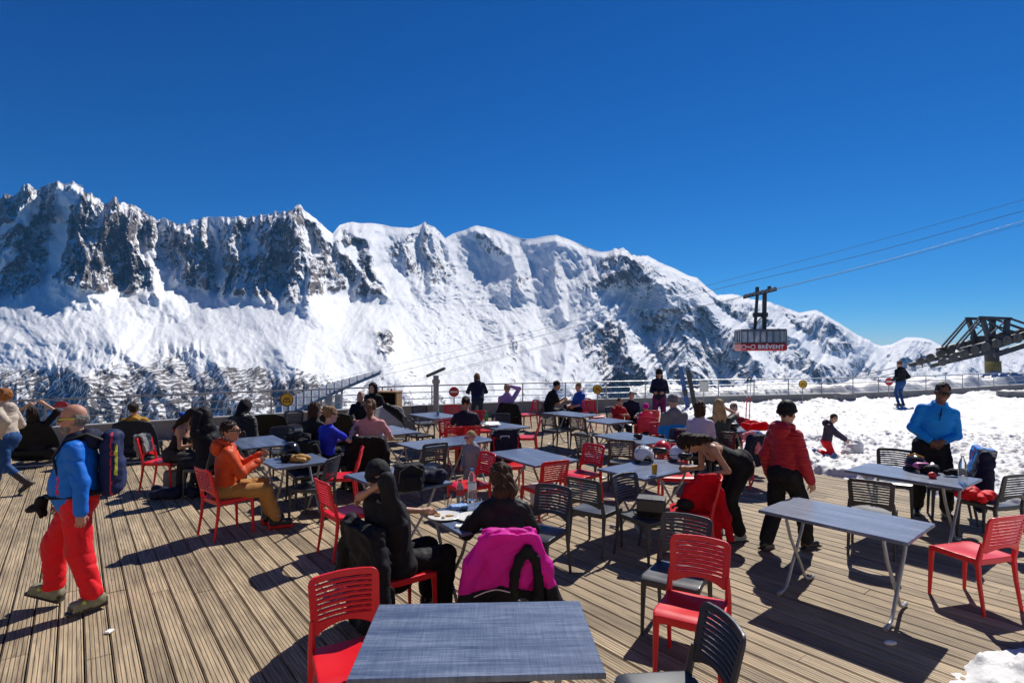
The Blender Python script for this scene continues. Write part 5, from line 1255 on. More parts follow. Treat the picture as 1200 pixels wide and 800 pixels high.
p30, i30 = person('woman in black dungarees and tank top bending over a chair', 2.58, 6.62, 186, h=.0085, female=True, hair=('long', 'dark'), skin=SK_TAN, glasses=BLK, hip=(0, -.12, .90), lean=66, hp=-14, top=('tank', BLK), pants=BLK, pants_r=1.35, shoes=mat('teal_grey_shoe', (.30, .36, .36), .5), sleeve=1.0, bulk=1.0,
       aL=(-.13, -.06, .085), aR=(.13, .10, .085), wL=(-.20, .40, .80), eL=(-.35, -1, .25), wR=(.10, .50, .82), eR=(.4, -1, 0), hy=8, sc=.99, palmL=(.3, .2, -1))
def frag(s):
    for i, x_ in enumerate(np.linspace(-.16, .16, 5)): s.path([(x_ * .5, 0, .80), (x_ * .75, .03, .62), (x_ * 1.15, .02 + .05 * (i % 2), .36), (x_ * 1.5, .05 * ((i + 1) % 2), .12)], [.03, .045, .055, .035], k=.045)
    s.path([(-.08, .0, .78), (-.20, -.02, .66), (-.27, 0, .48)], [.04, .05, .045], k=.04)
soft('red_fleece_jacket', 'bright red fleece jacket being hung over a chair by the bending woman', 'jacket', (2.16, 6.17, .02), -15, frag, FLEECE_RED, .010, (.012, 13, 2))

p31, i31 = person('woman in red padded jacket and black hat walking away from us', 3.02, 6.20, 26, h=.0088, female=True, hair=('short', 'dark'), hat=('beanie', BLK), headsc=1.04, top=('puffer', REDJ), pants=BLK, pants_r=1.5, shoes=BOOTB, shoe_kind='shoe', lean=3, hy=12,
       aL=(-.10, -.20, .10), aR=(.10, .26, .10), foot_pitch=(-10, 4), wL=(-.25, .04, .86), wR=(.26, .12, .84), eR=(.4, -1, 0), bulk=.95, sc=.935, hood=REDJ)
p33, i33 = person('man in bright blue pullover and black trousers standing by the snow, hands on belt', 5.66, 7.55, -116, h=.009, hair=('short', 'black'), skin=SK_BROWN, glasses=BLK, top=('fleece', BLUEP), pants=BLK, pants_r=1.4, shoes=BOOTB, shoe_kind='boot', lean=4, side=-9, hy=2, hp=-3, bulk=1.0,
       wL=(-.10, .20, 1.0), wR=(.05, .215, 1.0), eL=(-.6, -.6, -.35), eR=(1, -.3, -.15), hem=.04, sc=1.03, aL=(-.16, .02, .085), aR=(.15, -.03, .085), palmL=(.2, -1, 0), palmR=(-.2, -1, 0))
s = SDF(.005); s.path([i33['U']((0, .150, .50)), i33['U']((0, .158, .42)), i33['U']((0, .165, .35))], [.008, .007, .006]); s.build('zip', BLK, p33)
kz = snow_z(6.6, 11.5)
person('small child in purple jacket and red trousers kneeling in the snow', 6.55, 11.4, -32, z=kz - .03, h=.012, hood=PURP, sc=.72, hair=('short', 'brown'), hat=None, top=('jacket', PURP), pants=T_RED, pants_r=1.3, shoes=cloth('blue_boot', (.02, .09, .35)), hip=(0, -.16, .40), lean=9, hp=-24, aL=(-.12, -.42, .09), aR=(.12, -.38, .09), kL=(-.1, 1, -1.2), kR=(.1, 1, -1.2), footyaw=(0, 0), foot_pitch=(-55, -55), wL=(-.1, .34, .46), wR=(.1, .35, .43))
s = SDF(.02); s.ell((0, 0, .06), (.17, .16, .17)); s.ell((.08, .05, .18), (.09, .09, .12), k=.08); s.ell((-.16, -.05, .02), (.14, .12, .09), k=.06); s.wrinkle(.025, 18, 3)
tag(s.build('snow_heap', m if False else bpy.data.materials['trodden_snow'], loc=(7.02, 11.45, kz)), 'small heap of snow piled up by the kneeling child', 'snow heap')
x34, y34 = 14.6, 21.0
person('person in dark jacket and jeans standing on the snow near the railing', x34, y34, 105, z=snow_z(x34, y34) - .02, h=.018, sc=.96, hair=('short', 'light_brown'), top=('jacket', BLK), pants=JEANS, shoes=BOOTB, wL=(-.25, .12, 1.0), wR=(.25, .12, 1.0), bulk=1.12)

# ================================================================== people further back
H2 = .0135
person('person in black stretching both arms over a dark head in the black lounge chair', -9.15, 10.85, 110, h=H2, hip=(0, -.08, .40), lean=-22, hair=('bob', 'dark'), top=('fleece', BLK), pants=BLK, shoes=BOOTB, aL=(-.12, .75, .09), aR=(.12, .75, .09), wL=(-.10, -.28, 1.18), wR=(.13, -.20, 1.20), eL=(-1, .3, .6), eR=(1, .3, .6), sleeve=.15)
person('dark-haired person with yellow collar sunk in the navy lounge chair', -7.5, 11.2, 110, h=H2, hip=(0, -.08, .42), lean=-18, hair=('bun', 'dark'), top=('jacket', cloth('ochre', (.42, .22, .03))), pants=BLK, shoes=BOOTB, aL=(-.12, .75, .09), aR=(.12, .75, .09), wL=(-.2, .3, .5), wR=(.2, .3, .5), scarf=None)
person('small child in red jacket and blue cap between the lounge chair and black tank top', -7.05, 11.9, 60, h=H2, sc=.60, hip=(0, 0, .70), hair=('short', 'dark'), hat=('cap', cloth('bright_cap_blue', (.02, .10, .6))), top=('jacket', REDC), pants=BLK, shoes=BOOTB, aL=(-.12, .40, .09), aR=(.12, .40, .09))
person('dark-haired woman in black tank top sitting and reading', -5.44, 9.06, 6, h=.0115, female=True, **sit(hair=('long', 'dark'), skin=SK_TAN, top=('tank', BLK), pants=cloth('charcoal_trousers', (.035, .035, .04)), shoes=BOOTB, lean=22, hp=-16, wL=(-.08, .40, .72), wR=(.10, .38, .72), aL=(-.1, .40, .085), aR=(.12, .30, .085)))
person('person in black hoodie drinking, seated left of the man in orange', -4.62, 8.52, 155, h=.0115, **sit(hair=('none', 'dark'), hat=('hood', BLK), top=('jacket', BLK), pants=BLK, pants_r=1.3, shoes=BOOTB, shoe_kind='boot', lean=14, wL=(-.05, .30, 1.10), wR=(.14, .36, .75), aL=(-.14, .46, .085), aR=(.12, .36, .085), bulk=1.1))
person('broad person in shiny black jacket behind the man in orange', -4.85, 9.95, 85, h=.0125, **sit(hair=('short', 'black'), hat=('hood', BLK), top=('puffer', puffer('black', (.012, .012, .014))), pants=BLK, shoes=BOOTB, lean=16, bulk=1.25, hp=-10))
person('brown-haired person in black seated left of the bright blue t-shirt', -3.3, 9.33, 62, h=.0125, **sit(hair=('bob', 'brown'), glasses=BLK, top=('fleece', BLK), pants=BLK, shoes=BOOTB, hy=-12, lean=4))
p11, i11 = person('blond woman in bright blue t-shirt seated holding a cup', -2.84, 8.62, 50, h=.0115, female=True, **sit(hair=('bun', 'sandy'), glasses=BLK, top=('tee', BLUET), pants=BLK, shoes=BOOTB, lean=6, hy=-10, wL=(-.1, .36, .8), wR=(.10, .38, .92), eR=(.8, -.6, -.5)))
tumbler(tuple(p11.matrix_basis @ Vector((.09, .45, .90))), 'clear cup held by the woman in the bright blue t-shirt', .12, .04)
person('woman with brown ponytail in salmon pink t-shirt seen from behind', -2.3, 9.06, 97, h=.0115, female=True, **sit(hair=('pony', 'light_brown'), top=('tee', PINKT), pants=BLK, shoes=BOOTB, lean=6, wL=(-.26, .30, .74), wR=(.26, .30, .74), sc=1.05, bulk=1.1))
person('bald person in black and grey sitting by the wooden cabinet', -3.6, 13.35, -70, h=.015, hip=(0, -.08, .44), lean=-8, hair=('none', 'grey'), skin=SK_RED, top=('jacket', BLK), pants=GREY, shoes=BOOTB, aL=(-.12, .70, .09), aR=(.12, .70, .09), wL=(-.2, .3, .62), wR=(.2, .3, .62))
person('person in dark hood behind the bald one near the cabinet', -3.5, 14.1, -100, h=.015, hip=(0, 0, .60), lean=2, hair=('short', 'black'), hat=('hood', BLK), top=('jacket', BLK), pants=BLK, shoes=BOOTB, aL=(-.12, .40, .09), aR=(.12, .40, .09))
person('dark-haired man in navy t-shirt seen from behind at the green bottle', -.88, 10.58, 95, h=.0125, **sit(hair=('short', 'dark'), skin=SK_TAN, top=('tee', NAVYT), pants=BLK, shoes=BOOTB, lean=8, hy=-22, hp=-8, wL=(-.2, .42, .79), wR=(.2, .42, .79), glasses=BLK))
person('person in navy jacket and jeans leaning on the railing, back to us', -1.03, 16.6, 98, h=.016, hair=('bob', 'light_brown'), top=('jacket', J_NAVY), pants=DKJEANS, shoes=BOOTB, hip=(0, -.1, .88), lean=20, wL=(-.25, .42, 1.02), wR=(.25, .42, 1.02), bulk=1.1, sc=.94)
person('grey-haired person in lilac with one arm behind the head', -.13, 14.72, 92, h=.0145, **sit(hair=('short', 'grey'), top=('fleece', LILAC), pants=BLK, shoes=BOOTB, lean=0, wR=(.08, -.10, 1.30), eR=(1, .2, .5), palmR=(0, 0, -1)))
person('man in black t-shirt sitting sideways with elbows on his knees by the railing', 1.02, 15.62, 18, h=.0145, **sit(hair=('short', 'black'), skin=SK_TAN, top=('tee', BLK), pants=BLK, shoes=BOOTB, lean=22, wL=(-.06, .42, .80), wR=(.06, .44, .80), bulk=1.15, sc=1.06))
person('boy in bright blue vest sitting with crossed legs by the railing', 1.95, 16.3, 212, h=.0145, **sit(hair=('short', 'sandy'), top=('fleece', cloth('vest_blue', (.02, .10, .48))), pants=BLK, shoes=BOOTB, aL=(-.05, .50, .10), aR=(-.05, .42, .30), hp=-10, sc=.95, sleeve=.1))
person('small child with pink sunglasses in grey jacket standing beside a table', -.58, 8.05, 236, h=.0105, sc=.60, hair=('short', 'blond'), glasses=(MAG, mat('pink_lens', (.35, .03, .16), .08, spec=.7)), skin=SK_LIGHT, top=('jacket', LGREY), pants=LGREY, pants_r=1.1, shoes=BOOTB, headsc=1.25, wL=(-.48, -.12, 1.15), eL=(-.4, -.5, -1), wR=(.20, .12, .92), hy=-12)
person('small child in red jacket sitting at the square table near the railing', 2.60, 13.6, -70, h=H2, **sit(sc=.80, hair=('short', 'light_brown'), top=('jacket', REDC), pants=DKJEANS, shoes=BOOTB, hp=-20, wL=(-.1, .35, .85), wR=(.1, .35, .85)))
person('dark-haired child in navy seated right of the child in red', 3.12, 14.6, -100, h=H2, **sit(sc=.85, hair=('short', 'dark'), top=('jacket', NAVYT), pants=BLK, shoes=BOOTB))
person('small child in bright pink hat sitting on a red chair, back to us', 3.2, 13.38, 95, h=H2, **sit(sc=.70, hair=('short', 'brown'), hat=('beanie', MAG), top=('jacket', MAG), pants=BLK, shoes=BOOTB))
person('standing woman with beanie and plum trousers holding something, facing us', 4.22, 16.0, -108, h=.0145, female=True, hair=('bob', 'dark'), hat=('beanie', BLK), skin=SK_TAN, top=('jacket', J_NAVY), pants=FUCH, pants_r=1.2, shoes=BOOTB, wL=(-.12, .26, 1.08), wR=(.12, .26, 1.08), hp=-18, sc=.98)
person('person in grey beanie and grey hoodie seated with back to us', 3.0, 10.3, 92, h=.0125, **sit(hair=('none', 'grey'), hat=('beanie', GREY), top=('jacket', [GREY, BLUEP]), frame=lambda s, U, RU: s.box(U((0, 0, .05)), (.4, .4, .22), rot=RU, mode='p', m=1), pants=BLK, shoes=BOOTB, lean=10, sc=1.03))
person('brown-haired woman in pale lilac top seated left of the blonde woman', 3.2, 9.52, 62, h=.0125, female=True, **sit(hair=('bob', 'brown'), top=('shirt', PALE), pants=BLK, shoes=BOOTB, hy=-25, lean=6, bulk=1.1))
person('woman with long blonde hair in olive t-shirt, hand raised to her face', 3.66, 9.88, 78, h=.0125, female=True, **sit(hair=('long', 'blond'), top=('tee', OLIVE), pants=BLK, shoes=BOOTB, wR=(.12, .26, 1.20), eR=(1, .0, -.4), lean=6, bulk=1.1))
person('brown-haired child in dark red behind the blonde woman', 4.42, 11.15, 235, h=H2, **sit(sc=.86, hair=('short', 'brown'), top=('jacket', cloth('dark_red', (.25, .02, .03))), pants=BLK, shoes=BOOTB))

# ================================================================== clothes and bags on the furniture
coat_on(C['k33'], 'grey and dark jackets thrown over the back of the red chair at left', [GREY, NAVYT], w0=.13, w1=.15, z0=.50, seed=7, sleeves=False, bands=[(lambda X, Y, Z: X - .0 + 0 * Y + 0 * Z, (-.5, -.6, 0), (.5, 0, 1), 1)])
coat_on(C['k37'], 'dark coat hanging on the chair of the woman in the bright blue t-shirt', [BLK], z0=.22, seed=3)
coat_on(C['k36'], 'black coat hanging on the chair of the brown-haired person', [BLK2], z0=.2, seed=13)
coat_on(C['k38'], 'black coat covering the red chair of the woman in pink', [BLK], z0=.14, w0=.25, w1=.31, seed=4)
coat_on(C['k39'], 'black coat hanging on the chair of the person in lilac', [BLK], z0=.15, w1=.30, seed=6)
coat_on(C['k47'], 'dark navy coat over the red chair behind the bending woman', [NAVYT], z0=.35, w0=.28, w1=.38, seed=9)
soft('pink_scarf', 'pink and blue scarf lying on the dark navy coat', 'scarf', (3.83, 8.98, .80), 20, lambda s: (s.path([(-.12, 0, .05), (-.02, -.05, .08), (.05, -.09, -.02), (.02, -.12, -.18)], [.05, .06, .055, .05]), s.path([(.05, 0, .09), (.15, -.03, .07)], [.05, .05], m=1)), [cloth('coral', (.72, .22, .27)), cloth('soft_blue', (.16, .26, .55))], .01)
emb = coat_on(C['k12'], 'navy jacket with a white shield emblem on the chair at the empty table', [cloth('navy_emblem_coat', (.012, .014, .035))], z0=.30, w0=.20, w1=.33, z1=.93, seed=11, sleeves=False)
mb = MB(); shp = [(-.075, .07), (.075, .07), (.08, -.01), (.045, -.075), (0, -.105), (-.045, -.075), (-.08, -.01)]
def ring(mb, k0, k1, m, y): mb.add([(x_ * k, y, z_ * k) for k in (k0, k1) for x_, z_ in shp], [(i, (i + 1) % 7, 7 + (i + 1) % 7, 7 + i) for i in range(7)], m=m)
ring(mb, 1., .74, 0, 0); ring(mb, .735, .01, 1, .002); mb.add([(x_, -.001, z_) for x_, z_ in ((-.02, -.03), (.03, .0), (.015, .035), (-.035, .02))], [(0, 1, 2, 3)], m=0)
o = mb.build('shield_emblem', [cloth('emblem_pale_blue', (.42, .55, .80)), cloth('emblem_navy', (.02, .03, .08))], emb); o.location = (.02, -.262, .78); o.rotation_euler = (R(13), 0, R(180))
emb2 = o.copy(); COL.objects.link(emb2); emb2.parent = emb; emb2.location = (.02, -.405, .76); emb2.rotation_euler = (R(13), 0, 0)
coat_on(C['k31b'], 'blue and navy ski jackets heaped over the chair behind the table', [BLUEP, J_NAVY, REDC], z0=.25, w0=.30, w1=.40, z1=.95, seed=12, puff=.05, bands=[(lambda X, Y, Z: X - .02 + .3 * (Z - .6) + 0 * Y, (-.7, -.8, 0), (.7, 0, 1), 1), (lambda X, Y, Z: np.abs(X - .30 + .2 * Z) - .02 + 0 * Y, (-.7, -.8, 0), (.7, 0, 1), 2)])
def heap(seed, w, d, hgt, n=6, r0=.05, r1=.09):
    def f(s):
        q = random.Random(seed)
        for i in range(n): 
            a = Vector((q.uniform(-w, w), q.uniform(-d, d), q.uniform(.03, hgt))); b_ = a + Vector((q.uniform(-w, w) * .7, q.uniform(-d, d) * .7, q.uniform(-.03, .03))); b_.z = max(b_.z, .03)
            s.rc(a, b_, q.uniform(r0, r1), q.uniform(r0, r1) * .8, k=.05)
        s.cut((0, 0, .0), (0, 0, -1))
    return f
soft('red_ski_trousers', 'red ski trousers heaped on the seat of the chair at the right edge', 'trousers', (5.45, 6.62, .46), 20, heap(4, .18, .15, .11, 12, .03, .055), T_RED, .008, (.010, 17, 4))
soft('navy_jacket_heap', 'navy jacket lying in a heap on the table behind the woman in black', 'jacket', (-.93, 6.1, .751), 30, heap(6, .16, .14, .13), J_NAVY, .011, (.012, 15, 5))
t = thing('rucksack', 'black rucksack with grey trim on the table behind the woman in black', 'bag', (-1.08, 5.86, .751), R(25))
s = SDF(.009); s.box((0, 0, .14), (.15, .09, .14), .045); s.box((0, -.09, .09), (.11, .045, .08), .03, k=.02); s.wrinkle(.010, 14, 4, fold=True); s.build('bag_body', BLK2, t)
mb = MB(); mb.tube([(-.13, -.09, .10), (-.12, -.10, .22), (0, -.09, .285), (.12, -.10, .22), (.13, -.09, .10)], .0045, 8); mb.build('zip_trim', mat('grey_trim', (.12, .12, .13), .6), t, True)
mb = MB(); mb.tube([(-.04, .02, .27), (-.03, .02, .32), (.03, .02, .32), (.04, .02, .27)], .008, 8); mb.build('handle', PKM[3], t, True)
t = thing('camera_bag', 'square black camera bag on the seat of a charcoal chair', 'bag', (1.49, 5.98, .452), R(-20))
s = SDF(.008); s.box((0, 0, .085), (.145, .10, .085), .02); s.build('bag_body', BLK, t); s = SDF(.007); s.box((0, 0, .178), (.15, .105, .018), .012); s.box((0, -.105, .12), (.14, .008, .06), .006, k=.01); s.build('lid', mat('grey_black_nylon', (.045, .047, .05), .5, 0, .3, 60), t)
mb = MB(); mb.tube([(-.15, 0, .12), (-.19, -.03, .06), (-.17, -.08, .02), (-.05, -.14, .012), (.1, -.135, .012)], .009, 6, sy=.4); mb.build('shoulder_strap', PKM[3], t, True)
soft('fur_glove', 'black furry mitten on the red seat beside the camera bag', 'glove', (1.93, 6.22, .455), 10, heap(9, .07, .06, .08, 5, .04, .06), mat('black_fur', (.012, .011, .010), .9, 0, 1, 90, .2), .008, (.010, 60, 2))
soft('ruck_bag', 'dark bag lying on the boards under the person in the black hoodie', 'bag', tuple(G(212, 583)), 10, heap(12, .30, .14, .12, 7, .06, .10), NAVYT, .012)
soft('canvas_bag', 'grey cloth bag standing on the boards below the red chair at left', 'bag', tuple(G(203, 571)), 30, lambda s: (s.box((0, 0, .14), (.14, .09, .15), .06), s.cut((0, 0, .002), (0, 0, -1))), GREY, .012)
soft('burgundy_bag', 'dark burgundy rucksack hanging on the red chair in front of the lilac top', 'bag', (3.02, 9.95, .45), 0, lambda s: s.box((0, 0, .18), (.13, .10, .20), .08), cloth('burgundy', (.05, .012, .03)), .012)
soft('handbag', 'dark handbag on the boards under the square table of the two women', 'bag', (-.22, 4.66, .0), 30, lambda s: (s.box((0, 0, .14), (.16, .10, .15), .06), s.cut((0, 0, .002), (0, 0, -1))), BLK2, .011)
soft('grey_jacket_heap', 'black jacket lying across the pale canvas lounge chair', 'jacket', (-2.78, 13.35, .40), 30, lambda s: s.path([(-.2, .1, .5), (0, 0, .36), (.25, -.1, .10), (.4, -.2, -.05)], [.08, .10, .09, .06], k=.04), BLK2, .014)
soft('red_padded_jacket', 'red jacket bundled at the table behind the woman in the padded jacket', 'jacket', (4.35, 10.35, .751), 0, heap(15, .28, .14, .12), FLEECE_RED, .013)
soft('white_paper_bag', 'white bag under the far end of the empty grey table', 'bag', (.42, 8.05, 0), 30, lambda s: (s.box((0, 0, .15), (.15, .10, .16), .05), s.cut((0, 0, .002), (0, 0, -1))), [cloth('white_cotton', (.62, .62, .66))], .012)

# ================================================================== things on the tables
def on(px_, py_, z=.7495): return tuple(G(px_, py_, z))
plate(on(521, 606), 'white plate with crusts nearer the woman in black'); plate(on(554, 607), 'white plate with crusts nearer the ponytailed woman')
bottle(on(553, 586), 'tall clear water bottle with blue cap on the square table', .31, .042)
bottle(on(539, 590), 'small bottle with red cap and red label on the square table', .235, .034, red_p, glass_w, red_p, 'soft_drink_bottle')
for i, (px_, py_) in enumerate(((525, 593), (545, 598), (560, 597))): tumbler(on(px_, py_), ['water glass left of the red-capped bottle', 'water glass in front of the tall water bottle', 'water glass beside the ponytailed woman'][i], .105, .038)
soft('bread_bun', 'half eaten bread roll beside the ponytailed woman', 'bread', on(571, 598), 0, lambda s: (s.ell((0, 0, .03), (.05, .04, .03)), s.ell((.06, .03, .03), (.04, .04, .03))), food, .006)
soft('paper_napkin', 'crumpled white napkin at the corner of the square table', 'napkin', on(541, 617), 0, lambda s: s.box((0, 0, .008), (.05, .04, .008), .006), paper, .006, (.006, 40, 1))
soft('blue_napkins', 'blue and white paper packet between the glasses', 'packet', on(538, 596), 20, lambda s: s.box((0, 0, .02), (.08, .05, .018), .01), mat('pale_blue_paper', (.25, .42, .72), .6), .006, (.005, 40, 1))
helmet(on(755, 541), 200, 'white ski helmet with dark dots on the table', mat('white_helmet', (.74, .75, .78), .25, vary=.02))
helmet(on(797, 540), 200, 'white ski helmet with black stripe and goggles in front of the bending woman', mat('lilac_white_helmet', (.70, .66, .76), .25, vary=.02), goggles=(black_p, LENS, black_p))
helmet(on(776, 534), 150, 'red ski helmet between the two white ones', mat('red_helmet', (.55, .02, .03), .25), goggles=(black_p, LENS, black_p))
rr2 = random.Random(5)
_h = [o for o in bpy.data.objects if o.get('label', '').startswith('white ski helmet with dark dots')][0]
s = SDF(.0055)
for i in range(34):
    a = rr2.uniform(0, 6.28); e_ = rr2.uniform(.25, 1.25); p = Vector((.116 * math.cos(a) * math.cos(e_), -.01 + .141 * math.sin(a) * math.cos(e_), .105 + .113 * math.sin(e_)))
    if p.y < .09: s.ell(p, (.0085, .0085, .0085), k=.001)
s.build('dots', mat('dot_grey', (.06, .06, .08), .4), _h)
tumbler(on(767, 556), 'glass of beer on the table with the ski helmets', .15, .040, beer_m, 'beer_glass')
bottle(on(783, 533), 'small green bottle behind the ski helmets', .22, .032, green_g, green_g, None, 'green_bottle')
bottle(on(570, 497), 'green bottle standing in front of the navy t-shirt', .26, .034, green_g, green_g, None, 'green_bottle')
sheet_pile('paper_sheets', 'white papers and food wrappers beside the green bottle', 'papers', on(576, 499), paper, .3, .4, 3, .06)
soft('dark_mittens', 'small dark cloth and gloves on the empty table', 'gloves', on(750, 514), 0, heap(21, .12, .04, .05, 5, .02, .035), LEATH, .008)
tumbler(on(513, 487), 'pale blue cup on the pale table by the scope', .09, .035, None, body=mat('blue_cup', (.2, .42, .6), .3, trans=.4))
helmet(on(341, 536), 210, 'black ski helmet on the square table by the man in orange', mat('gloss_black_helmet', (.015, .016, .02), .18), goggles=None)
soft('tan_gloves', 'tan and black leather gloves in front of the black helmet', 'gloves', on(347, 541), 0, lambda s: (s.path([(-.15, 0, .05), (-.06, 0, .055)], [.05, .05], m=1), s.path([(-.05, .0, .05), (.06, .01, .05), (.15, .02, .045)], [.05, .05, .035], m=0), s.path([(.02, -.05, .04), (.12, -.05, .03)], [.03, .025], m=0)), [mat('tan_leather', (.45, .25, .06), .6, 0, .5, 40), BLK], .008)
helmet(on(1073, 551), 178, 'black and orange ski helmet with pink goggles on the right table', mat('black_orange_helmet', (.03, .022, .02), .25, vary=.5, vscale=5), goggles=(mat('pink_frame', (.62, .16, .42), .35), LENS, mat('pink_strap', (.55, .12, .36), .5)), sc=.88)
_h2 = [o for o in bpy.data.objects if o.get('label', '').startswith('black and orange ski helmet')][0]
s = SDF(.0055); s.path([(-.07, .05, .19), (.0, -.02, .219), (.07, -.07, .185)], [.012, .016, .012]); s.path([(-.11, -.03, .12), (-.09, -.09, .14)], [.012, .014]); s.build('orange_flash', mat('orange_paint', (.7, .28, .02), .3), _h2)
soft('black_gloves', 'black gloves and pouch behind the bottle on the right table', 'gloves', on(1108, 556), -40, heap(31, .17, .07, .06, 6, .035, .055), BLK, .009)
soft('red_buckle', 'small red rubber piece on the right table', 'strap', on(1092, 560), 0, heap(33, .035, .02, .02, 4, .010, .014), red_p, .006, None)
bottle(on(1128, 566), 'clear plastic water bottle on the right table', .31, .040, white_p, glass_w, None)
helmet((4.0, 10.3, .75), 190, 'white ski helmet with black goggles between blonde woman and red padded jacket', mat('white_helmet2', (.72, .73, .76), .25, vary=.02), goggles=(black_p, LENS, black_p), sc=1.15)
sheet_pile('magazine', 'open magazine read by the woman in the black tank top', 'magazine', (-5.0, 9.1, .70), paper, .22, .3, 9, .02)
mb = MB(); mb.lathe([(.001, 0), (.20, 0), (.20, .012), (.001, .012)], n=24)
mb = MB(); mb.box((0, 0, 0), (.022, .03, .008), bev=.005); tag(mb.build('paper_scrap', paper, loc=(-2.71 + .3, 4.40, .013)), 'scrap of white paper on the boards near the walking man', 'paper')
bpy.data.objects['paper_scrap'].location = tuple(G(128, 741)); bpy.data.objects['paper_scrap'].location.z = .012
soft('ice_lump', 'small lump of ice in the shadow of the right table', 'ice', tuple(G(1044, 754)), 0, lambda s: s.ell((0, 0, .01), (.055, .03, .016)), bpy.data.materials['trodden_snow'], .006)

# ================================================================== signs, scope, cabinet, skis
YS, RS = mat('sign_yellow', (.62, .36, .02), .5), mat('sign_red', (.50, .02, .03), .5); SB = mat('sign_black', (.015, .015, .015), .5); SW = mat('sign_white', (.75, .75, .75), .5)
def sign(px_, py_, Y, kind, label, r=.17, base=0.0):
    c = AT(px_, py_, Y); t = thing('round_sign', label, 'sign', (c.x, c.y, base)); h = c.z - base
    mb = MB(); mb.tube([(0, .03, 0), (0, .03, h + r * .6)], .018, 8); mb.build('post', steel, t, True)
    mb = MB(); mb.disc((0, 0, h), r, (0, 1, 0), .012, 32, 0); mb.build('plate', YS if kind == 'y' else RS, t)
    mb = MB()
    if kind == 'y':
        n = 32; V = [(rr_ * math.cos(2 * math.pi * k / n), -.009, h + rr_ * math.sin(2 * math.pi * k / n)) for rr_ in (r * .99, r * .86) for k in range(n)]; mb.add(V, [(k, n + k, n + (k + 1) % n, (k + 1) % n) for k in range(n)])
        for (a, b_) in (((-.09, -.05), (-.03, .05)), ((-.03, .05), (.0, -.02)), ((.0, -.02), (.04, .05)), ((.04, .05), (.09, -.05)), ((-.095, -.06), (.095, -.06))): mb.bar((a[0] * r / .17, -.009, h + a[1] * r / .17), (b_[0] * r / .17, -.009, h + b_[1] * r / .17), .02, .004, up=(0, 1, 0))
        mb.build('pictogram', SB, t)
    else:
        mb.box((0, -.009, h), (r * .72, .003, r * .17)); mb.build('white_bar', SW, t)
sign(336, 468, 15.4, 'y', 'round yellow warning sign with black picture above the dark lounge chairs', .19)
sign(700, 456, 19.6, 'y', 'round yellow warning sign right of the boy in the blue vest', .165)
sign(941, 450, 22.3, 'y', 'round yellow warning sign on the railing above the snow', .17, .2)
sign(72, 479, 13.2, 'r', 'round red no-entry sign behind the bald man', .19)
sign(532, 459, 18.2, 'r', 'round red no-entry sign left of the person leaning on the railing', .165)
sign(1042, 447, 23.6, 'r', 'round red no-entry sign left of the person standing on the snow', .17, .2)
c = AT(825, 453, 21.2); t = thing('square_sign', 'small white sign on a post beside the skis', 'sign', (c.x, c.y, .1)); mb = MB(); mb.box((0, 0, c.z - .1), (.17, .008, .2), bev=.003); mb.build('plate', mat('off_white', (.62, .62, .55), .6), t); mb = MB(); mb.tube([(0, .03, 0), (0, .03, c.z)], .018, 8); mb.build('post', steel, t, True)
c = AT(511, 436, 16.9); t = thing('viewing_scope', 'grey viewing scope with tilted flat top on a tall pole', 'scope', (c.x, c.y, 0))
mb = MB(); mb.tube([(0, 0, 0), (0, 0, c.z - .10)], .085, 16); mb.build('pole', mat('grey_paint', (.30, .31, .32), .5), t, True)
mb = MB(); mb.tube([(0, 0, c.z - .34), (0, 0, c.z - .22)], .12, 16); mb.build('collar', mat('beige_paint', (.42, .38, .33), .5), t, True)
mb = MB(); mb.box((0, 0, c.z), (.30, .16, .045), M=Matrix.Rotation(R(-24), 3, 'Y'), bev=.02); mb.build('tilted_head', mat('dark_grey_paint', (.14, .14, .14), .5), t)
c = AT(455, 497, 16.6); t = thing('wooden_cabinet', 'wooden bin cabinet with open front by the parapet', 'cabinet', (c.x, c.y, 0), R(-8)); WD = mat('varnished_wood', (.33, .19, .08), .5, 0, .2, 8, .25, 3, stretch=(12, 12, 1)); 
mb = MB()
for sx in (-1, 1): mb.box((sx * .325, 0, .5), (.02, .24, .5))
mb.box((0, .22, .5), (.303, .02, .5)); mb.build('carcass', WD, t); mb = MB(); mb.box((0, -.01, 1.018), (.36, .27, .017)); mb.build('top_board', WD, t)
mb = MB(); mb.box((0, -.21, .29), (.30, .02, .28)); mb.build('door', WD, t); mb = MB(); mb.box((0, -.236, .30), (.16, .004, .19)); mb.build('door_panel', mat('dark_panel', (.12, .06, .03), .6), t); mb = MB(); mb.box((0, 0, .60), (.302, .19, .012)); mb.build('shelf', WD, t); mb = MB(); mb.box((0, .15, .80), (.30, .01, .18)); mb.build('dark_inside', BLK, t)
mb = MB(); mb.tube([(-.1, 0, 1.036), (-.1, 0, 1.10)], .03, 10); tag(mb.build('small_lantern', red_p, None, True, loc=(c.x + .2, c.y, 0)), 'small red pot standing on the wooden cabinet', 'pot')
bottle((c.x - .12, c.y - .05, .613), 'dark bottle inside the open wooden cabinet', .26, .04, red_p, mat('dark_bottle', (.02, .01, .01), .2), red_p, 'glass_bottle')
SKI = [mat('ski_black', (.02, .022, .03), .3), mat('ski_blue', (.03, .10, .30), .3), steel]
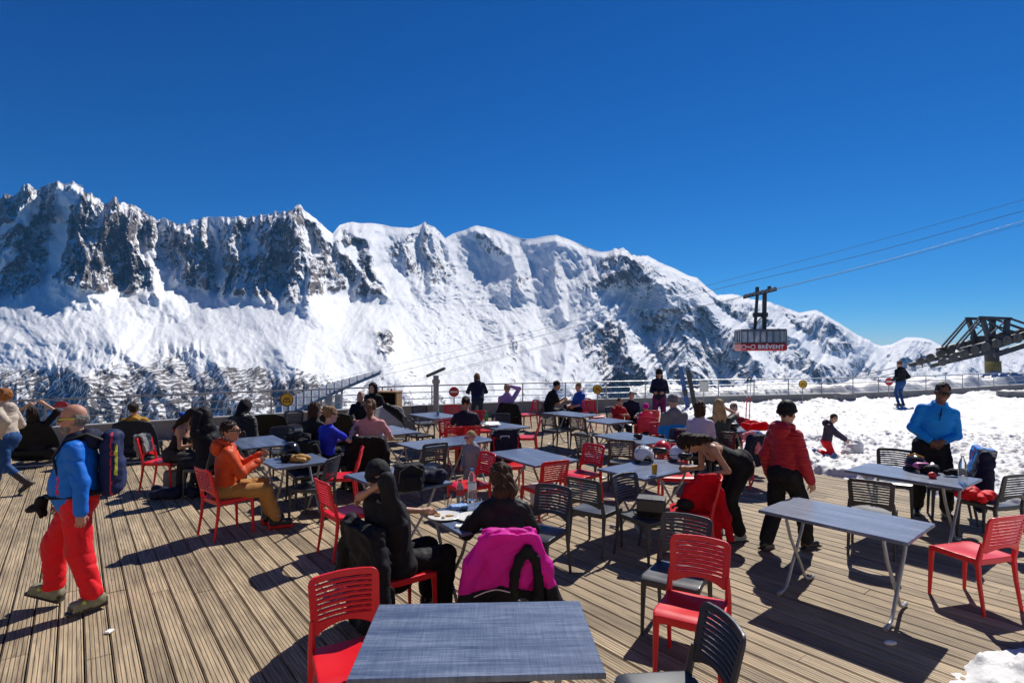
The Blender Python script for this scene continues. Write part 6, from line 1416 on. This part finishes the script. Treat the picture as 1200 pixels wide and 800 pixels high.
def skis(p0, p1_, label, m):
    t = thing('skis', label, 'skis', tuple(p0)); d = p1_ - p0
    for k in (-1, 1):
        mb = MB(); off = Vector((k * .045, k * .02, 0)); pts = [off + d * f + Vector((0, -.03 * max(0, f - .85) / .15, 0)) for f in (0, .3, .6, .85, 1)]
        mb.tube(pts, [.012, .010, .010, .012, .008], 8, sy=4.2); mb.build('ski', m, t, True)
        mb = MB(); q = off + d * .42; mb.box(tuple(q + Vector((0, -.03, .0))), (.035, .035, .10), bev=.01); mb.build('binding', SKI[0], t)
skis(AT(807, 482, 20.1), AT(797, 429, 20.1), 'pair of blue-black skis leaning left against the railing', SKI[1]); skis(AT(815, 480, 20.2), AT(806, 433, 20.2), 'second pair of dark skis leaning right of the first', SKI[0])
c0 = G(874, 489, .25); t = thing('ski_poles', 'pair of red and white ski poles stuck upright in the snow', 'ski poles', tuple(c0))
for dx in (0, .1):
    mb = MB(); mb.tube([(dx, 0, -.1), (dx + .03, 0, .6)], .014, 8); mb.tube([(dx + .03, 0, .6), (dx + .05, 0, 1.05)], .014, 8, m=1); mb.build('shaft', [red_p, SW], t, True)
    mb = MB(); mb.tube([(dx + .05, 0, 1.05), (dx + .055, -.02, 1.19)], .022, 8); mb.build('grip', black_p, t, True); mb = MB(); mb.disc((dx + .005, 0, .06), .045, (0, 0, 1), .008, 14); mb.build('basket', black_p, t)
tag(soft('snow_clod', None, None, (7.1, 13.2, snow_z(7.1, 13.2)), 0, heap(41, .18, .12, .1, 6, .05, .09), bpy.data.materials['trodden_snow'], .02), 'lump of loose snow left of the kneeling child', 'snow lump')
for i, (px_, py_, w_) in enumerate(((990, 465, .28), (1192, 462, .7))):
    c = AT(px_, py_, 22.2 if i == 0 else 25.0); s = SDF(.03); s.box((0, 0, -.08), (w_, .3, .22), .05); s.wrinkle(.02, 5, i)
    tag(s.build('concrete_block', conc, loc=tuple(c)), ['grey concrete block half sunk in snow right of the yellow sign', 'grey concrete block by the railing at the far right'][i], 'block')

# ================================================================== cable car, cables, chairlift pylon, station roof
cab_m = mat('cable_grey', (.22, .22, .23), .6, .4)
def cable(label, pts, r):
    P_ = [AT(*p) for p in pts]; mb = MB(); dense = []
    for a, b_, c_, d_ in zip([P_[0]] + P_[:-2], P_[:-1], P_[1:], P_[2:] + [P_[-1]]):
        for k in range(8):
            u = k / 8; dense.append(.5 * ((2 * b_) + (c_ - a) * u + (2 * a - 5 * b_ + 4 * c_ - d_) * u * u + (-a + 3 * b_ - 3 * c_ + d_) * u ** 3))
    dense.append(P_[-1]); mb.tube(dense, r, 6); tag(mb.build('cable', cab_m, None, True), label, 'cable', 'cables of the cable car')
cable('topmost thin cable above the cable car, running down from the upper right', [(380, 446, 125), (503, 418, 100), (740, 359, 80), (835, 333, 72), (1010, 287, 63), (1200, 234, 57), (1420, 171, 51)], .020)
cable('middle cable above the cable car, running down from the upper right', [(360, 460, 125), (480, 432, 100), (740, 366, 80), (835, 340, 72), (1010, 299, 63), (1200, 247, 57), (1420, 186, 51)], .028)
cable('upper of the two cables carrying the cable car', [(340, 480, 120), (460, 452, 95), (700, 388, 75), (884, 344, 63), (908, 338.5, 62.2), (1050, 302, 57), (1200, 258.5, 52.5), (1420, 195, 47)], .022)
cable('lower of the two cables carrying the cable car', [(345, 481, 120), (463, 453.5, 95), (702, 389, 75), (884, 345, 63), (908, 339.5, 62.2), (1050, 304, 57), (1200, 262.5, 52.5), (1420, 201, 47)], .020)
YC = 63.; k = YC / 655
o_ = AT(890.5, 411, YC)                                                # cabin floor centre
t = thing('cable_car', 'red and grey cable car cabin hanging in front of the mountains', 'cable car', tuple(o_), R(-8))
CW, CD, CH = 50 * k / 2, 1.5, 25 * k
CR = mat('cabin_red', (.50, .018, .025), .35, vary=.04); CG = mat('cabin_grey', (.12, .12, .13), .4, .3); CGL = mat('cabin_window', (.40, .44, .50), .08, 0, 0, vary=.02, trans=.5, ior=1.1)
mb = MB(); mb.box((0, 0, CH * .18), (CW, CD, CH * .18), bev=.12); mb.build('lower_body', CR, t)
mb = MB(); mb.box((0, 0, CH * .64), (CW * .965, CD * .97, CH * .27), bev=.05); mb.build('window_band', CGL, t)
mb = MB()
for i in range(8):
    x_ = -CW * .975 + i * CW * 1.95 / 7
    for sy in (-1, 1): mb.box((x_, sy * CD * .985, CH * .64), (.055, .05, CH * .275))
for sx in (-1, 1):
    for y_ in (-.5, .5): mb.box((sx * CW * .98, y_, CH * .64), (.05, .05, CH * .275))
mb.build('window_posts', CG, t)
mb = MB(); mb.box((0, 0, CH * .955), (CW * .99, CD * 1.0, CH * .05), bev=.06); mb.build('roof', CG, t)
mb = MB(); mb.box((0, 0, CH * .375), (CW * 1.012, CD * 1.012, CH * .016)); mb.build('waist_trim', CG, t)
HG = mat('hanger_dark', (.055, .055, .055), .55, .3)
mb = MB(); Hh = (411 - 343) * k
mb.bar((-.55, 0, CH), (-.28, 0, Hh - .15), .22, .3); mb.bar((.45, 0, CH), (.5, 0, Hh - .1), .34, .4); mb.bar((-.75, 0, Hh * .62), (.85, 0, Hh * .62), .16, .5); mb.bar((-.6, 0, Hh * .45), (.5, 0, Hh * .62), .08, .1)
mb.build('hanger', HG, t)
mb = MB(); mb.bar((-1.75, 0, Hh - .55), (1.75, 0, Hh + .30), .45, .24); mb.build('carriage', HG, t)
for i in range(8):
    f = -1.55 + i * 3.1 / 7; mb = MB(); mb.disc((f, 0, Hh + .05 + f * .243), .19, (0, 1, 0), .5, 16); mb.build('pulley', cab_m, t)
mb = MB(); mb.box((-.3, 0, Hh + .35), (.16, .2, .3)); mb.box((1.0, 0, Hh + .5), (.14, .2, .22)); mb.build('brake_box', HG, t)
cu = bpy.data.curves.new('lettering', 'FONT'); cu.body = 'BR\u00c9VENT'; cu.size = .60; cu.align_x = 'CENTER'; cu.align_y = 'CENTER'; cu.extrude = .008; cu.space_character = 1.12; cu.offset = .018; cu.materials.append(SW)
_tmp = bpy.data.objects.new('lettering_curve', cu); COL.objects.link(_tmp); bpy.context.view_layer.update()
lme = bpy.data.meshes.new_from_object(_tmp.evaluated_get(bpy.context.evaluated_depsgraph_get())); bpy.data.objects.remove(_tmp)
lo = bpy.data.objects.new('lettering', lme); COL.objects.link(lo); lo.parent = t; lo.location = (.72, -CD - .012, CH * .175); lo.rotation_euler = (R(90), 0, 0)
mb = MB(); 
for x_ in (-2.12, -1.15):
    n = 20; V = [(x_ + r_ * math.cos(2 * math.pi * q / n), -CD - .012, CH * .18 + r_ * math.sin(2 * math.pi * q / n)) for r_ in (.27, .19) for q in range(n)]; mb.add(V, [(q, (q + 1) % n, n + (q + 1) % n, n + q) for q in range(n)])
mb.bar((-1.80, -CD - .012, CH * .18), (-1.45, -CD - .012, CH * .17), .12, .01, up=(0, 1, 0)); mb.build('emblem', SW, t)

YP = 34.; kp = YP / 655
def PP(px_, py_, dy=0.): return AT(px_, py_, YP) + Vector((0, dy, 0))
org = PP(1164, 500); t = thing('chairlift_pylon', 'grey steel chairlift pylon with slanted sheave beams and a yellow padded column', 'pylon', tuple(org))
L_ = lambda px_, py_, dy=0.: PP(px_, py_, dy) - org
PYG = mat('pylon_grey', (.085, .088, .095), .55, .3); PAD = mat('yellow_pad', (.30, .235, .09), .75, 0, .5, 10, .45, 3)
mb = MB(); mb.tube([L_(1164, 500), L_(1163, 405)], [.36, .32], 20); mb.build('column', PYG, t, True)
mb = MB(); mb.tube([L_(1164, 439), L_(1163.5, 423)], [.40, .40], 20); mb.build('column_pad', PAD, t, True)
for dy in (-.9, .9):
    mb = MB(); mb.bar(L_(1112, 411, dy), L_(1188, 392, dy), .22, .34); mb.bar(L_(1078, 428, dy), L_(1150, 411, dy), .16, .22); mb.bar(L_(1150, 416, dy), L_(1235, 388, dy), .16, .3); mb.build('sheave_beam', PYG, t)
    for i in range(13):
        f = i / 12; px_ = 1088 + 145 * f; py_ = 423.5 - 36 * f - 6 * math.sin(math.pi * f)
        mb = MB(); mb.disc(L_(px_, py_, dy - .22), .235 + .09 * f, (0, 1, 0), .12, 22); mb.disc(L_(px_, py_, dy - .30), .12, (0, 1, 0), .06, 14); mb.build('sheave_wheel', mat('sheave_rubber', (.13, .12, .11), .7), t)
mb = MB(); mb.bar(L_(1158, 398, -1.1), L_(1158, 398, 1.1), .4, .5); mb.bar(L_(1120, 414, -.9), L_(1120, 414, .9), .12, .12); mb.build('cross_arm', PYG, t)
mb = MB()
for dy in (-.5, .5):
    mb.bar(L_(1143, 374, dy), L_(1151, 398, dy), .2, .22); mb.bar(L_(1172, 374, dy), L_(1170, 395, dy), .2, .24); mb.bar(L_(1140, 372.5, dy), L_(1176, 374, dy), .2, .16); mb.bar(L_(1141, 372, dy), L_(1111, 406, dy), .08, .08); mb.bar(L_(1142, 375, dy), L_(1114, 408, dy), .08, .08)
    mb.bar(L_(1176, 374, dy), L_(1240, 396, dy), .10, .1); mb.bar(L_(1172, 380, dy), L_(1236, 402, dy), .10, .1); mb.bar(L_(1150, 394, dy), L_(1170, 376, dy), .07, .07); mb.bar(L_(1150, 376, dy), L_(1172, 392, dy), .07, .07)
for px_ in (1138, 1140, 1160, 1166): mb.bar(L_(px_, 384), L_(px_ + 1, 402), .05, .05)
mb.bar(L_(1137, 384), L_(1146, 384), .05, .05); mb.build('maintenance_frame', PYG, t)
for dy in (-.9, .9):
    mb = MB(); mb.tube([L_(1010, 443, dy), L_(1078, 427, dy), L_(1150, 404, dy), L_(1240, 376, dy)], .025, 6); mb.build('haul_rope', cab_m, t, True)
mb = MB(); mb.bar(L_(1172, 436, .8), L_(1170, 408, .8), .25, .25); mb.bar(L_(1081, 431), L_(1079, 414), .05, .05); mb.build('ladder_rail', PYG, t)

YR = 30.; org = AT(385, 500, YR); t = thing('station_roof', 'pale grey wing-shaped roof panel rising behind the railing', 'roof', tuple(org))
RM = mat('pale_roof_panel', (.42, .43, .45), .5, 0, .1, 5); SC_ = mat('rusty_frame', (.12, .085, .06), .8, 0, .5, 12)
def roofz(u): return (470 - 36 * (u ** .8)) 
mb = MB(); n = 14
V = []
for i in range(n + 1):
    u = i / n; px_ = 322 + 124 * u; top_ = 476 - 43 * u ** .72; bot = 496 - 61 * u ** .85
    for (py_, dy) in ((top_, 2.2), (bot, 0.)):
        q = AT(px_, py_, YR + dy) - org; V += [tuple(q), tuple(q + Vector((0, 0, -.16)))]
Qs = []
for i in range(n):
    a = i * 4; b_ = a + 4; Qs += [(a, b_, b_ + 2, a + 2), (a + 1, a + 3, b_ + 3, b_ + 1), (a + 2, b_ + 2, b_ + 3, a + 3), (a, a + 1, b_ + 1, b_)]
mb.add(V, Qs); mb.build('roof_panel', RM, t)
mb = MB()
for i in range(0, n + 1):
    a = Vector(V[i * 4]); b_ = Vector(V[i * 4 + 2]); mb.bar(a + Vector((0, 0, .02)), b_ + Vector((0, 0, .02)), .05, .04)
mb.build('seams', mat('roof_seam', (.28, .29, .31), .5), t)
mb = MB()
for px_ in (385, 397, 420): q = AT(px_, 462, YR + 1) - org; mb.tube([q, q + Vector((0, 0, -2.5))], .22 if px_ < 410 else .08, 12)
mb.build('support_post', mat('white_post', (.6, .6, .6), .5), t, True)
mb = MB()
for i in range(6):
    a = AT(370 + i * 6, 459 - 1.6 * i, YR + 3.2) - org; mb.bar(a + Vector((0, 0, -.9)), a + Vector((0.1, 0, .35)), .09, .09); mb.bar(a + Vector((-.25, 0, .1)), a + Vector((.35, 0, .25)), .07, .07)
mb.build('scaffold', SC_, t)

# ================================================================== unseen building added behind the camera; its pale sunlit front bounces light onto shaded sides
t = thing('bounce_building', 'unseen pale building with timber gable added behind the terrace to bounce sunlight', 'building', (0, -5.2, 0))
WL = mat('pale_render', (.78, .75, .70), .85, 0, .4, 12, .08, 1.2); TB = mat('larch_boards', (.30, .19, .10), .7, 0, .3, 10, .25, 2, stretch=(8, 8, .6)); GLZ = mat('window_glass', (.05, .06, .07), .05, spec=.8)
mb = MB(); mb.box((0, -4, 2.1), (19, 4, 2.1)); mb.build('wall', WL, t)
mb = MB(); mb.add([(-19, -.0, 4.2), (19, 0, 4.2), (0, 0, 8.6), (-19, -8, 4.2), (19, -8, 4.2), (0, -8, 8.6)], [(0, 3, 5, 2), (1, 2, 5, 4), (0, 1, 4, 3)], [(0, 2, 1), (3, 4, 5)]); mb.build('gable', TB, t)
mb = MB()
for sx in (-1, 1): mb.bar((sx * 20.5, -4, 4.05), (0, -4, 8.8), 9.6, .22)
mb.build('roof', mat('slate_roof', (.10, .10, .105), .7, 0, .4, 6), t)
for i in range(8):
    x_ = -16.2 + i * 4.6
    mb = MB(); mb.box((x_, .03, 1.65), (1.15, .05, 1.05)); w_ = mb.build('window', TB, t); mb = MB(); mb.box((x_, .09, 1.65), (1.03, .008, .93)); mb.build('pane', GLZ, w_)
mb = MB(); mb.box((.6 - 2.3 + .0, .04, 1.05), (.62, .05, 1.05)); mb.build('door', TB, t)
